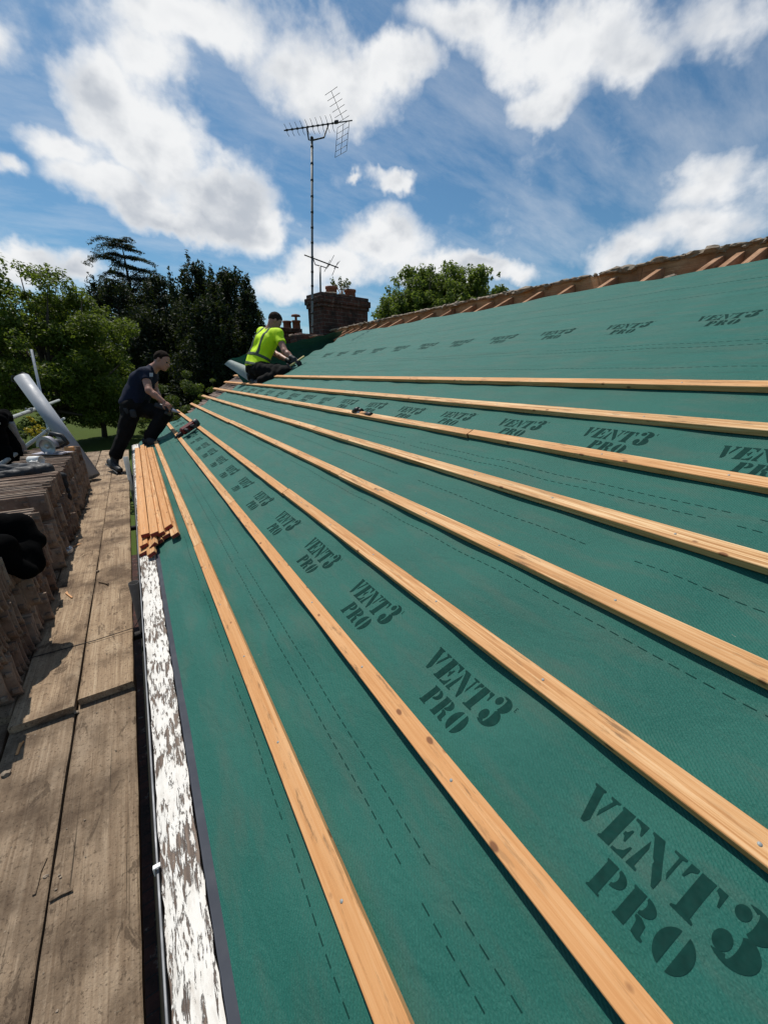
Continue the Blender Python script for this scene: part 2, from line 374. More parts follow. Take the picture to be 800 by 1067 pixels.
# ------------------------------------------------------------------ materials
M_wood = wood_fresh('sawn_pine', (.37, .175, .062), (.62, .365, .165), (.78, .555, .31))
M_red = plain('red_end_dye', (.26, .035, .022), .8, var=.4, sc=60, rnd=9.)
M_board = wood_old('scaffold_plank', (.19, .13, .083), (.285, .208, .138), (.41, .315, .22), dirt=(.075, .05, .033))
M_board2 = wood_old('scaffold_plank_muddy', (.235, .16, .10), (.37, .265, .17), (.53, .41, .28), dirt=(.085, .055, .036))
M_galv = plain('galvanised_steel', (.42, .44, .45), .45, .75, .3, 9, .15)
M_galvd = plain('dull_tube_steel', (.30, .32, .31), .6, .25, .35, 8, .2)
M_dark = plain('dark_tube', (.035, .033, .032), .7, .1, .4, 10, .2)
M_tile = None
def mk_tile():
    t = NT('weathered_clay_tile'); v = t.coord('Object', 51.)
    r = t.nd('ShaderNodeObjectInfo').outputs['Random']
    base = t.ramp(r, [(0., (.18, .115, .085)), (.3, (.25, .18, .135)), (.6, (.36, .28, .215)), (.85, (.22, .155, .115)), (1., (.19, .145, .12))])
    n = t.noise(v, 8., 6., .65)
    c = t.mix(t.ramp(n, [(.45, 0.), (.65, .7)]), base, (.075, .050, .036))
    c = t.mix(t.ramp(t.noise(v, 21., 5., .7), [(.57, 0.), (.66, .7)]), c, (.30, .26, .20))
    return t.out(Base_Color=c, Roughness=.92, Specular_IOR_Level=.2, Normal=t.bump(t.noise(v, 60., 6., .7), .6, .004))
M_tile = mk_tile()
M_blackcloth = plain('black_cloth', (.0028, .0028, .003), 1., 0, .4, 18, .3, .03)
M_navy = plain('navy_cotton', (.010, .014, .032), .9, 0, .3, 20, .3, .2)
M_trouser = plain('black_work_trouser', (.010, .0095, .0092), .95, 0, .55, 9, .5, .12)
M_boot = plain('black_boot', (.012, .011, .011), .6, 0, .4, 20, .2)
M_hivis = plain('hi_vis_yellow', (.62, .90, .012), .75, 0, .06, 12, .25, .3)
M_refl = plain('reflective_tape', (.085, .105, .075), .75, 0, .25, 30, 0, .2)
def skinmat():
    t = NT('sunburnt_skin'); v = t.coord('Object')
    c = t.mix(t.noise(v, 22., 4.), (.32, .145, .095), (.42, .205, .14))
    return t.out(Base_Color=c, Roughness=.5, Subsurface_Weight=.08, Subsurface_Radius=(.01, .004, .002))
M_skin = skinmat()
M_hair = plain('dark_brown_hair', (.016, .009, .006), .95, 0, .5, 90, .6, .1)
M_hair2 = plain('cropped_dark_hair', (.028, .018, .013), .95, 0, .4, 90, .4, .1)
M_eye = plain('eye', (.02, .015, .012), .2, 0, .1)
M_grey = plain('grey_plastic', (.31, .33, .36), .55, 0, .08, 4, .04)
M_greydk = plain('eaves_tray_plastic', (.050, .055, .068), .75, 0, .12, 6, .0, .2)
M_white = plain('white_plastic', (.75, .75, .72), .5, 0, .1, 10)
M_black = plain('black_plastic', (.012, .012, .013), .5, 0, .3, 20)
M_redp = plain('red_tool_casing', (.16, .012, .012), .5, 0, .25, 16)
M_orange = plain('orange_wood_handle', (.60, .30, .12), .6, 0, .2, 20)
M_lilac = plain('pale_tool_steel', (.40, .38, .42), .4, .4, .2, 20)
M_mortar = plain('old_mortar', (.26, .205, .15), .95, 0, .5, 18, .7)
M_rafter = wood_old('aged_rafter', (.30, .15, .08), (.45, .26, .15), (.58, .38, .25), .6, (.20, .10, .05))
M_sark = wood_old('rust_brown_boarding', (.38, .18, .085), (.52, .28, .14), (.62, .42, .26), .5, (.26, .12, .06))
M_brickc = brick('chimney_brick', (.105, .043, .031), (.062, .031, .025), (.14, .12, .105), soot=.88)
M_brickw = brick('house_brick', (.27, .10, .06), (.20, .07, .045), (.30, .27, .22), soot=.25)
M_pave = brick('brick_paving', (.085, .035, .026), (.06, .03, .023), (.035, .03, .028), .21, .105, soot=.7)
M_pot = plain('terracotta', (.24, .085, .05), .85, 0, .35, 12, .4)
M_lead = plain('lead_flashing', (.16, .165, .175), .55, .3, .3, 6, .2)
M_cord = plain('black_cord', (.015, .014, .013), .8)
M_foil = plain('crumpled_clear_plastic', (.50, .56, .62), .18, .35, .3, 30, .5)
M_alu = plain('aerial_aluminium', (.03, .032, .034), .5, .3, .2, 10)
M_pole = plain('mast_grey', (.15, .155, .15), .5, .4, .3, 8)
def membrane_mat():
    t = NT('green_roof_felt'); v = t.coord('Object')
    # object space is roof space: x along the eaves, y up the slope
    w = t.nd('ShaderNodeTexWave', {'Vector': t.sc(v, (1., 1.35, 1.)), 'Scale': 62., 'Distortion': 3.2, 'Detail': 3., 'Detail Scale': 3.5}, wave_type='BANDS', bands_direction='DIAGONAL').outputs['Fac']
    fib = t.noise(v, 260., 4., .7)
    bl = t.noise(v, 2.1, 6., .6); bl2 = t.noise(t.sc(v, (1.2, 5, 1)), 3., 5., .6)
    c = t.mix(bl, (.007, .074, .055), (.013, .110, .084))
    c = t.mix(t.math('MULTIPLY', t.ramp(fib, [(.35, 0.), (.7, 1.)]), .5), c, (.024, .160, .124))
    c = t.mix(t.ramp(w, [(.2, .28), (.6, 0.)]), c, (.008, .074, .058))
    dust = t.ramp(bl2, [(.48, 0.), (.70, .24)])
    c = t.mix(dust, c, (.11, .10, .075))
    sp = t.ramp(t.noise(v, 55., 2., .5), [(.79, 0.), (.81, .5)])
    c = t.mix(sp, c, (.38, .36, .28))
    h = t.math('ADD', t.math('MULTIPLY', w, .6), t.math('MULTIPLY', fib, .55))
    return t.out(Base_Color=c, Roughness=.66, Specular_IOR_Level=.26, Sheen_Weight=.17, Sheen_Roughness=.5, Sheen_Tint=(.22, .9, .68),
                 Normal=t.bump(h, .5, .0026, t.bump(t.noise(t.sc(v, (1., 1.8, 1.)), 11., 5., .55, 1.2), .30, .014, t.bump(t.math('MULTIPLY', t.noise(t.sc(v, (.9, 9., 1.)), 1.6, 4., .55, .5), t.nd('ShaderNodeMapRange', {0: t.nd('ShaderNodeSeparateXYZ', {0: v}).outputs[1], 1: 2.0, 2: 2.4}).outputs[0]), .55, .05))))
M_felt = membrane_mat()
M_feltback = plain('felt_underside', (.33, .37, .36), .8, 0, .15, 12)
M_ink = plain('printed_ink', (.0055, .036, .029), .85, 0, .5, 60, 0, .1)
def paint_mat():
    t = NT('peeling_white_paint'); v = t.coord('Object')
    g = t.noise(t.sc(v, (95, 15, 95)), 1., 9., .72, .5); b = t.noise(v, 3.3, 5., .6)
    f = t.math('ADD', t.math('MULTIPLY', g, .75), t.math('MULTIPLY', b, .45))
    m = t.ramp(f, [(.622, 0.), (.650, 1.)])
    wood = t.ramp(t.noise(t.sc(v, (120, 3, 120)), 1., 5.), [(.3, (.06, .038, .027)), (.7, (.20, .14, .10))])
    pt = t.mix(t.noise(v, 30., 5.), (.66, .62, .55), (.80, .77, .71))
    grime = t.ramp(t.noise(t.sc(v, (40, 9, 40)), 1., 6., .7), [(.5, 0.), (.7, .5)])
    pt = t.mix(grime, pt, (.36, .29, .22))
    m2 = t.math('SUBTRACT', 1., m)
    return t.out(Base_Color=t.mix(m2, wood, pt) if False else t.mix(m, pt, wood), Roughness=.7, Normal=t.bump(t.math('ADD', m2, t.math('MULTIPLY', g, .3)), .8, .004))
M_paint = paint_mat()

# ------------------------------------------------------------------ the setting
MR = Matrix(((0, UP[0], NN[0], P0[0]), (-1, UP[1], NN[1], P0[1]), (0, UP[2], NN[2], P0[2]), (0, 0, 0, 1)))      # roof frame: x = -Y, y = up the slope, z = out
MBAT = Matrix(((UP[0], 0, NN[0], 0), (UP[1], 1, NN[1], 0), (UP[2], 0, NN[2], 0), (0, 0, 0, 1)))                # batten frame: y along the eaves
def sheet_mat(name, ca, cb, cc, s1, s2):
    t = NT(name); v = t.coord('Object')
    c = t.mix(t.noise(v, s1, 6., .6), ca, cb); c = t.mix(t.ramp(t.noise(v, s2, 4., .7), [(.45, 0.), (.7, .7)]), c, cc)
    return t.out(Base_Color=c, Roughness=.95, Specular_IOR_Level=.15, Normal=t.bump(t.noise(v, s2, 5.), .6, .05))
g = MB(); g.quad((-900, -900, GZ), (900, -900, GZ), (900, 900, GZ), (-900, 900, GZ))
tag(g.obj('ground', sheet_mat('lawn_grass', (.042, .068, .010), (.066, .100, .013), (.06, .07, .018), .35, 9.)), kind='structure')
g = MB(); g.quad((-2.6, -6, GZ+.006), (.2, -6, GZ+.006), (.2, 11, GZ+.006), (-2.6, 11, GZ+.006))
tag(g.obj('path', M_pave), kind='structure')
g = MB()
rd = [(-60, 20), (-18, 24), (-9.5, 36), (-13.5, 60), (-24, 90), (-60, 90)]
g.bm.faces.new([g.bm.verts.new((x, y, GZ+.01)) for x, y in rd])
tag(g.obj('road', sheet_mat('grey_tarmac', (.16, .16, .165), (.22, .22, .225), (.13, .13, .13), .5, 20.)), kind='structure')

# ------------------------------------------------------------------ the house under the roof
SE, SR, Y0, Y1 = -.24, 4.16, -1.6, 8.1
house = tag(empty('house', (3.9, 3.2, GZ)), 'brick house with its roof stripped to the rafters along the bare ridge', 'house')
w = MB(); w.box((3.95, 3.2, (GZ-1.25)/2), (7.6, 9.6, -1.25-GZ)); w.obj('wall', M_brickw, house)
sl_ = MB(); sl_.box(RP((SE+3.95)/2+.05, 3.3, -.16), (3.9, 9.6, .06), (UP, (0, 1, 0), NN))  # unseen slab below the membrane, added to block light through the roof
sl_.obj('light_block_slab', M_sark, house)
rx = P0[0]+UP[0]*SR; rz = P0[2]+UP[2]*SR
far = MB()
n2 = np.array([math.sin(PHI), 0, math.cos(PHI)]); dn = np.array([math.cos(PHI), 0, -math.sin(PHI)])
far.box(np.array([rx+.06, 3.3, rz-.06])+dn*2.1, (4.2, 9.8, .05), (dn, (0, 1, 0), n2)); far.obj('far_slope', M_tile, house)
bk = MB(); bk.box(RP(4.0, 3.3, -.112), (.40, 9.8, .03), (UP, (0, 1, 0), NN)); bk.obj('sarking_board', M_sark, house)
rb = MB(); yy = Y0
while yy < Y1+.1:
    L = random.uniform(1.6, 2.6); L = min(L, Y1+.15-yy)
    rb.box((rx+.012, yy+L/2, rz-.05), (.026, L-.004, .15)); yy += L
rb.obj('ridge_board', M_sark, house)
yy = Y0+.1; ny = 0
while yy < Y1:
    r = MB(); tw = random.uniform(-.05, .05)
    a = np.array([math.cos(tw), math.sin(tw), 0]); ax1 = UP*a[0]+np.array([0, 1, 0])*a[1]; ax2 = np.cross(NN, ax1)
    ln = .50+random.uniform(-.03, .01)
    r.box((0, 0, 0), (.046, ln, .09), bev=.002)
    o = link('rafter', r.mesh('rafter'), M_rafter)
    mw = Matrix(((-ax2[0], ax1[0], NN[0], 0), (-ax2[1], ax1[1], NN[1], 0), (-ax2[2], ax1[2], NN[2], 0), (0, 0, 0, 1)))
    mw.translation = Vector(RP(4.14-ln/2, yy, -.054)); o.parent = house; o.matrix_parent_inverse = Matrix.Translation(-house.location); o.matrix_basis = mw
    if abs(yy-1.3) < .12: yy += .13
    else: yy += random.uniform(.27, .45)
mo = MB(); yy = Y0
while yy < Y1+.3:
    k = random.random()
    if k < .8: mo.lump((rx-.01+random.uniform(-.03, .03), yy, rz+.028+random.uniform(-.012, .012)), random.uniform(.018, .042), 2, .34, (1.1, random.uniform(.7, 2.2), random.uniform(.35, .8)))
    if k > .4: mo.lump((rx+.015, yy+.03, rz+.035), random.uniform(.03, .05), 2, .16, (1.2, 2.0, .42))
    yy += random.uniform(.03, .085)
for i in range(110):
    y = random.uniform(Y0, Y1); s = random.uniform(3.9, 4.08)
    c = RP(s, y, -.085); mo.lump(c, random.uniform(.02, .045), 2, .3, (1, 1.3, .6))
mo.obj('ridge_mortar', M_mortar, house)['kind'] = 'stuff'

# roofing membrane, laid over the rafters with a little slack
RB = 0.30
def membrane_h(s, y):
    """height of the felt above the rafter plane"""
    s = np.asarray(s, float); y = np.asarray(y, float)
    sag = -.009*(.5-.5*np.cos(2*np.pi*y/.40+.6*np.sin(y*1.3)))*(.6+.4*np.sin(s*2.1+y*.7))
    kb = np.clip(s/RB-np.round(s/RB), -.5, .5); near = np.where((s > -.12) & (s < 2.3), np.exp(-(kb/.16)**2), 0.)
    up_ = np.clip((s-2.15)/.3, 0, 1)
    rip = .0085*np.sin(2*np.pi*s/.31+1.3*np.sin(y*.9+s)+.4*y)+.006*np.sin(2*np.pi*s/.17+2.*np.sin(y*.6)+y)
    low = np.clip((-.02-s)/.1, 0, 1)
    loose = (.008+.008*np.clip(.1-s, 0, 1)*6)*np.sin(y*5.1+s*9)*np.sin(y*2.3-s*4)+.0025*np.sin(y*17+s*11+2*np.sin(y*4))
    lw = 1-np.clip((-.10-s)/.08, 0, 1); 
    return lw*(sag+loose*.8)*(1-.85*near)*(1-.7*up_)+(rip*.16*np.clip((3.9-s)/.5,.15,1)+.004)*up_+low*(.0012*np.sin(y*3.7+1)+.0006*np.sin(y*9.3))-.004*lw+.001
def edge_y(s):
    s = np.asarray(s, float)
    return 7.62+np.clip((s+.24)/.8, 0, 1)*.42-np.clip((s-1.82)/.25, 0, 1)*.95+.05*np.sin(s*7)
def top_s(y): return 3.83+.025*np.sin(np.asarray(y)*3.1)+.015*np.sin(np.asarray(y)*9.7)
ns, ny_ = 260, 640
vs_ = np.linspace(0, 1, ns); us_ = np.linspace(0, 1, ny_)
UU, VV = np.meshgrid(us_, vs_, indexing='ij')
SS = SE+VV*(3.83-SE); YY = -1.5+UU*(edge_y(SS)+1.5)
SS = SE+VV*(top_s(YY)-SE)
HH = membrane_h(SS, YY)
ed = np.clip((YY-edge_y(SS)+.12)/.12, 0, 1); HH = HH+ed*.012*np.sin(SS*23)
idx = np.arange(ns*ny_).reshape(ny_, ns)
Q = np.stack([idx[:-1, :-1], idx[:-1, 1:], idx[1:, 1:], idx[1:, :-1]], -1).reshape(-1, 4)
felt = link('roof_membrane', np_mesh('roof_membrane', np.stack([-YY, SS, HH], -1).reshape(-1, 3), Q, True), M_felt)
felt.matrix_world = MR
tag(felt, 'dark green breathable roofing membrane printed with VENT3 PRO, stretched over the whole slope', 'roof membrane')

# stencil lettering
def arc(cx, cy, rx, ry, a0, a1, n=14): return [(cx+rx*math.cos(R_(a0+(a1-a0)*i/n)), cy+ry*math.sin(R_(a0+(a1-a0)*i/n))) for i in range(n+1)]
def band(cx, cy, ro, ri, a0, a1, n=14): return arc(cx, cy, ro[0], ro[1], a0, a1, n)+arc(cx, cy, ri[0], ri[1], a1, a0, n)
G = {
 'V': (.92, [[(0, 1), (.40, 1), (.40, .95), (.36, .92), (.60, .16), (.52, 0), (.40, 0), (.08, .92), (0, .95)], [(.60, 1), (.92, 1), (.92, .95), (.84, .92), (.66, .34), (.60, .50), (.72, .90), (.60, .95)]]),
 'E': (.86, [[(0, 1), (.40, 1), (.40, 0), (0, 0), (0, .05), (.05, .09), (.05, .91), (0, .95)], [(.46, 1), (.84, 1), (.84, .70), (.79, .70), (.70, .86), (.58, .92), (.46, .93)],
            [(.46, .55), (.52, .56), (.58, .68), (.63, .68), (.63, .34), (.58, .34), (.52, .45), (.46, .46)], [(.46, .07), (.60, .08), (.74, .17), (.81, .34), (.86, .34), (.85, 0), (.46, 0)]]),
 'N': (1.0, [[(0, 0), (.30, 0), (.30, .05), (.20, .08), (.20, .60), (.12, .78), (.12, .08), (0, .05)], [(.02, 1), (.36, 1), (.84, .26), (.84, 0), (.76, 0), (.12, .90), (.02, .95)],
            [(.66, 1), (1, 1), (1, .95), (.91, .92), (.91, .34), (.83, .46), (.83, .92), (.66, .95)]]),
 'T': (.92, [[(.28, 1), (.64, 1), (.64, .09), (.74, .05), (.74, 0), (.18, 0), (.18, .05), (.28, .09)], [(.22, 1), (0, 1), (-.01, .66), (.04, .66), (.10, .84), (.22, .91)], [(.70, 1), (.92, 1), (.93, .66), (.88, .66), (.82, .84), (.70, .91)]]),
 '3': (.92, [band(.40, .76, (.44, .26), (.06, .20), 118, -70), band(.40, .28, (.50, .30), (.07, .22), 74, -128), arc(.19, .80, .16, .13, 0, 340, 14), arc(.19, .24, .19, .17, 0, 340, 14)]),
 'P': (.84, [[(0, 1), (.40, 1), (.40, .08), (.47, .05), (.47, 0), (0, 0), (0, .05), (.05, .09), (.05, .91), (0, .95)], band(.47, .73, (.36, .27), (.10, .17), 90, -90)]),
 'R': (.95, [[(0, 1), (.40, 1), (.40, 0), (0, 0), (0, .05), (.05, .09), (.05, .91), (0, .95)], band(.46, .75, (.38, .25), (.08, .16), 90, -90), [(.46, .47), (.62, .48), (.80, .40), (.84, .12), (.95, .08), (.93, .02), (.80, 0), (.60, .04), (.55, .34), (.46, .40)]]),
 'O': (.96, [arc(.44, .5, .44, .52, 98, 262, 18), arc(.54, .5, .44, .52, -82, 82, 18)]),
 'e': (.5, [[(0, 1), (.5, 1), (.5, .9), (.12, .9), (.12, .56), (.42, .56), (.42, .46), (.12, .46), (.12, .1), (.5, .1), (.5, 0), (0, 0)]]),
}
ink = bmesh.new(); LIFT = .0008
def put_poly(pts):
    vs = [ink.verts.new((x, y, 0)) for x, y in pts]
    try: ink.faces.new(vs)
    except ValueError: pass
def put_word(word, x0, y0, wl, hl, gap, sk=0.):
    x = x0
    for ch in word:
        wd, polys = G[ch]; k = wl
        for pl in polys: put_poly([(x+px*k+py*hl*sk, y0+py*hl) for px, py in pl])
        x += (wd+gap)*k
    return x
for sb, ph, pitch, y_to in ((.437, .241, .476, 7.9), (1.640, .520, .490, 7.75), (2.852, .600, .515, 6.6)):
    y = ph-pitch*2
    while y < y_to:
        xe = put_word('VENT', -y, sb, .0525, .073, .10, .10)
        put_word('3', xe+.004, sb-.004, .056, .090, .1, .10)
        put_word('e', xe+.066, sb+.070, .010, .012, .1)
        put_word('PRO', -y+.078, sb-.073, .0465, .058, .12, .10)
        y += pitch
# printed overlap guides: dashes along the eaves
def dashes(s, ya, yb, on=.021, off=.0125, wd=.0024):
    y = ya
    while y < yb:
        put_poly([(-y, s-wd/2), (-y, s+wd/2), (-y-on, s+wd/2), (-y-on, s-wd/2)]); y += on+off
for base in (0, 1.2, 2.4):
    for s, pat in ((.119, ((-1, .33), (.40, 1.9), (1.95, 4.2), (4.5, 7.4))), (.166, ((-1, .29), (.36, 1.85), (2., 3.9), (4.4, 7.4)))):
        for a, b in pat: dashes(s+base, a, min(b, 6.6 if base > 2 else 9))
for s, pat in ((-.066, ((.30, .62), (.66, 1.2), (1.3, 1.9), (2.0, 2.7))), (.829, ((-1, 1.5), (1.56, 2.8), (3., 7.))), (1.076, ((.18, .47), (.62, 1.5), (1.7, 3.4))), (2.30, ((-.5, 6.2),)), (3.28, ((-.5, 6.2),)), (3.47, ((-.5, 6.2),))):
    for a, b in pat: dashes(s, a, b)
bmesh.ops.triangulate(ink, faces=ink.faces[:])
bmesh.ops.recalc_face_normals(ink, faces=ink.faces[:])
for f in ink.faces:
    if f.normal.z < 0: f.normal_flip()
cov = np.array([v.co[:] for v in ink.verts]); hz = membrane_h(cov[:, 1], -cov[:, 0])+LIFT
for v, z in zip(ink.verts, hz): v.co.z = z
me = bpy.data.meshes.new('printed_lettering'); ink.to_mesh(me); ink.free()
link('printed_lettering', me, M_ink, felt)

# loose membrane thrown up over the valley behind the kneeling man, its pale back showing at the end
low = [RP(s, 7.55, -.22) for s in (1.80, 2.1, 2.5, 3.0, 3.4, 3.80)]
hi = [P(238, 375, 7.15), P(258, 369, 7.1), P(287, 361, 7.05), P(316, 354, 7.1), P(338, 349, 7.25), P(358, 344, 7.5)]
nu, nv = 40, 14; V = []
for i in range(nu):
    u = i/(nu-1)*5; k = min(int(u), 4); f = u-k
    a = low[k]*(1-f)+low[k+1]*f; b = hi[k]*(1-f)+hi[k+1]*f
    for j in range(nv):
        q = j/(nv-1); p = a*(1-q)+b*q
        p = p+np.array([0, .10*math.sin(q*math.pi)+.012*math.sin(u*6+q*3), .008*math.sin(u*9)*q]); V.append(p)
idx = np.arange(nu*nv).reshape(nu, nv); Q = np.stack([idx[:-1, :-1], idx[1:, :-1], idx[1:, 1:], idx[:-1, 1:]], -1).reshape(-1, 4)
flap = link('membrane_flap', np_mesh('membrane_flap', V, Q, True), M_felt)
tag(flap, 'loose dark green membrane flap hanging up over the valley behind the kneeling man', 'membrane flap')
fb_ = MB(); a, b, c, d_ = P(234, 379.5, 7.05), P(242, 375.5, 7.13), P(274, 388, 7.0), P(259, 397, 6.95)
n_ = 8; grid = [[fb_.bm.verts.new(tuple((a*(1-i/n_)+d_*(i/n_))*(1-j/n_)+(b*(1-i/n_)+c*(i/n_))*(j/n_)+np.array([0, -.05*math.sin(j/n_*3.14), .03*math.sin(j/n_*3.14)]))) for j in range(n_+1)] for i in range(n_+1)]
for i in range(n_):
    for j in range(n_):
        f = fb_.bm.faces.new([grid[i][j], grid[i+1][j], grid[i+1][j+1], grid[i][j+1]]); f.smooth = True
fo = fb_.obj('folded_underside', M_feltback, flap)

# tiled slope of the wing beyond the edge of the felt
def in_wing(s, y):
    return s > .72 and s < 2.5 and y > 8.2 and y < 8.45+(s-.72)*1.06
wing = tag(empty('tiled_wing_roof', RP(1.4, 8.6, -.1)), 'old brown tiled slope beyond the far batten ends, below the kneeling man', 'tiled roof')
tl = MB(); bs = MB()
s = .6
while s < 2.5:
    y = 7.9+random.uniform(0, .1)
    while y < 11:
        if in_wing(s, y):
            tilt = UP*math.cos(.09)+NN*-math.sin(.09)*-1; tn = np.cross(tilt, [0, 1, 0]); tn = tn if tn@NN > 0 else -tn
            tl.box(RP(s+random.uniform(-.006, .006), y, -.05+random.uniform(-.004, .004)), (.16, .16, .014), (UP*math.cos(.1)-NN*math.sin(.1), (0, 1, 0), NN*math.cos(.1)+UP*math.sin(.1)))
        y += .166
    s += .10
tl.obj('tile_courses', M_tile, wing)
bs.bm.faces.new([bs.bm.verts.new(tuple(RP(s, y, -.10))) for s, y in ((.6, 8.12), (.66, 8.42), (2.5, 10.4), (2.5, 8.12))]); bs.obj('underlay', M_sark, wing)

# ------------------------------------------------------------------ battens
def batten_mesh(L, w=.050, h=.025):
    m = MB(); vs = m.box((0, L/2, h/2), (w, L, h), bev=.0016)
    m.bm.normal_update()
    for f in m.bm.faces:
        if abs(f.normal.y) > .9: f.material_index = 1
    y = .12
    while y < L:
        m.lathe((random.uniform(-.006, .006), y, h-.0005), (0, 0, 1), [(.0036, 0), (.0034, .0012), (.0005, .0014)], 8, mi=2); y += .40
    return m.mesh('batten')
def place_batten(name, s, ya, yb, n=.001, ds=0., w=.050, h=.025, roll=0., mats=(M_wood, M_red, M_galvd), tiltn=0.):
    L = yb-ya
    o = link(name, batten_mesh(L, w, h), list(mats))
    ang = math.atan2(ds, L); an = math.atan2(tiltn, L)
    mw = MBAT.copy(); mw.translation = Vector(RP(s, ya, n))
    o.matrix_world = mw @ Matrix.Rotation(-ang, 4, 'Z') @ Matrix.Rotation(an, 4, 'X') @ Matrix.Rotation(roll, 4, 'Y')
    return o
ordn = ['lowest', 'second lowest', 'third lowest', 'fourth lowest', 'fourth highest', 'third highest', 'second highest', 'highest']
joints = [(2.36, ), (2.65, ), (2.30, ), (2.05, 5.2), (3.1, ), (1.55, 5.0), (3.6, ), (2.75, )]
ends = [8.6, 8.35, 9.05, 8.9, 9.2, 9.35, 9.5, 9.75]
near_note = ['nearest the eaves', 'just below the lowest VENT3 row', 'just above the lowest VENT3 row', 'up to its first joint', 'up to its joint', 'just below the middle VENT3 row', 'just above the middle VENT3 row', 'below the unbattened felt']
for k in range(8):
    ys = [-1.3]+list(joints[k])+[ends[k]]
    for j in range(len(ys)-1):
        w_ = .050+random.uniform(-.0015, .0015)
        wob = random.uniform(-.003, .003)
        o = place_batten('roofing_batten', k*RB+wob, ys[j]+.0015, ys[j+1]-.0015, n=.0005+random.uniform(0, .001), ds=random.uniform(-.004, .004), w=w_, h=.025+random.uniform(-.001, .0015))
        n = len(ys)-1
        where = ('near length %s' % near_note[k]) if j == 0 else ('far length beyond the joint' if j == n-1 else 'middle length between two joints')
        tag(o, '%s batten on the felt, %s' % (ordn[k], where), 'batten', 'battens nailed across the felt')

# bundle of spare battens lying along the eaves
bl = [(-.315, 2.70, 6.55, .000, .06), (-.262, 2.60, 6.6, .002, -.05), (-.211, 2.76, 6.5, .001, .0), (-.157, 2.78, 6.45, .001, .05), (-.102, 2.70, 6.3, .001, 0.),
      (-.290, 2.74, 6.5, .028, .12), (-.233, 2.68, 6.6, .029, -.30), (-.178, 2.80, 6.5, .028, .10), (-.118, 2.84, 6.2, .027, -.03), (-.262, 2.83, 6.45, .056, .35), (-.205, 2.78, 6.55, .057, .2)]
bl_lab = ['outermost on the white board', 'low, second from the outside', 'low, middle of the bundle', 'low, second from the felt side', 'low, innermost beside the lowest nailed batten',
          'second layer, outermost', 'second layer, tilted on its edge', 'second layer, over the middle', 'second layer, innermost', 'top of the heap, tilted outwards', 'top of the heap, nearest the felt']
for (s, ya, yb, n, roll), lb in zip(bl, bl_lab):
    o = place_batten('loose_batten', s, ya, yb, n=n+.012+(0.012 if s < -.24 else 0), ds=random.uniform(-.01, .012)+.03, roll=roll)
    tag(o, 'red-ended batten in the eaves bundle, %s' % lb, 'batten', 'bundle of spare battens on the eaves')

# ------------------------------------------------------------------ eaves: old painted board, grey tray, clip
fx0, fx1, fz = -.143, -.060, -1.092
def ylong(name, x0, x1, z0, z1, ya, yb, mat, bev=.002):
    m = MB(); m.box((0, 0, 0), (x1-x0, yb-ya, z1-z0), bev=bev); o = m.obj(name, mat); o.location = ((x0+x1)/2, (ya+yb)/2, (z0+z1)/2); return o
m = MB()
nY = 260; ring = []
for i in range(nY+1):
    y = -1.5+9.0*i/nY
    e = [random.uniform(-.0025, .0025) for _ in range(4)]
    ring.append([m.bm.verts.new(p) for p in ((fx0+e[0], y, fz-.014+e[1]*.5), (fx0+.02, y, fz-.006+e[2]*.6), (fx1-.02, y, fz+e[3]*.6), (fx1+e[1], y, fz+.002), (fx1, y, fz-.03), (fx0+e[0], y, fz-.04))])
for a, b in zip(ring, ring[1:]):
    for k in range(6): m.bm.faces.new([a[k], a[(k+1) % 6], b[(k+1) % 6], b[k]])
m.bm.faces.new(ring[0]); m.bm.faces.new(ring[-1][::-1])
fa = tag(m.obj('eaves_board', M_paint), 'old eaves board with flaking white paint over brown wood, along the roof edge', 'board')
gl = ylong('gutter_edge', -.1525, -.1475, -1.150, -1.104, -1.5, 7.5, M_lead, .001)
tag(gl, 'thin grey metal gutter lip along the outer side of the flaking white board', 'gutter edge')
tr = MB()
ys = np.linspace(-1.5, 7.55, 90)
pr = lambda y: [(fx1+.004, y, fz-.02), (fx1+.004, y, fz+.008+.002*math.sin(y*4)), tuple(RP(SE+.002, y, -.001)), tuple(RP(SE+.05, y, -.022)), tuple(RP(SE+.05, y, -.03)), (fx1+.010, y, fz-.024)]
rg = [[tr.bm.verts.new(tuple(map(float, p))) for p in pr(y)] for y in ys]
for a, b in zip(rg, rg[1:]):
    for k in range(6): tr.bm.faces.new([a[k], a[(k+1) % 6], b[(k+1) % 6], b[k]])
tag(tr.obj('eaves_tray', M_greydk), 'dark grey plastic eaves tray strip between the white board and the felt', 'eaves tray')
cl = MB(); c = at_z(168, 902, -1.10); cl.box((-.150, c[1], -1.094), (.016, .010, .004), bev=.001); cl.box((-.157, c[1], -1.106), (.003, .010, .024), bev=.001)
tag(cl.obj('gutter_clip', M_white), 'small white plastic clip on the gutter lip', 'clip')

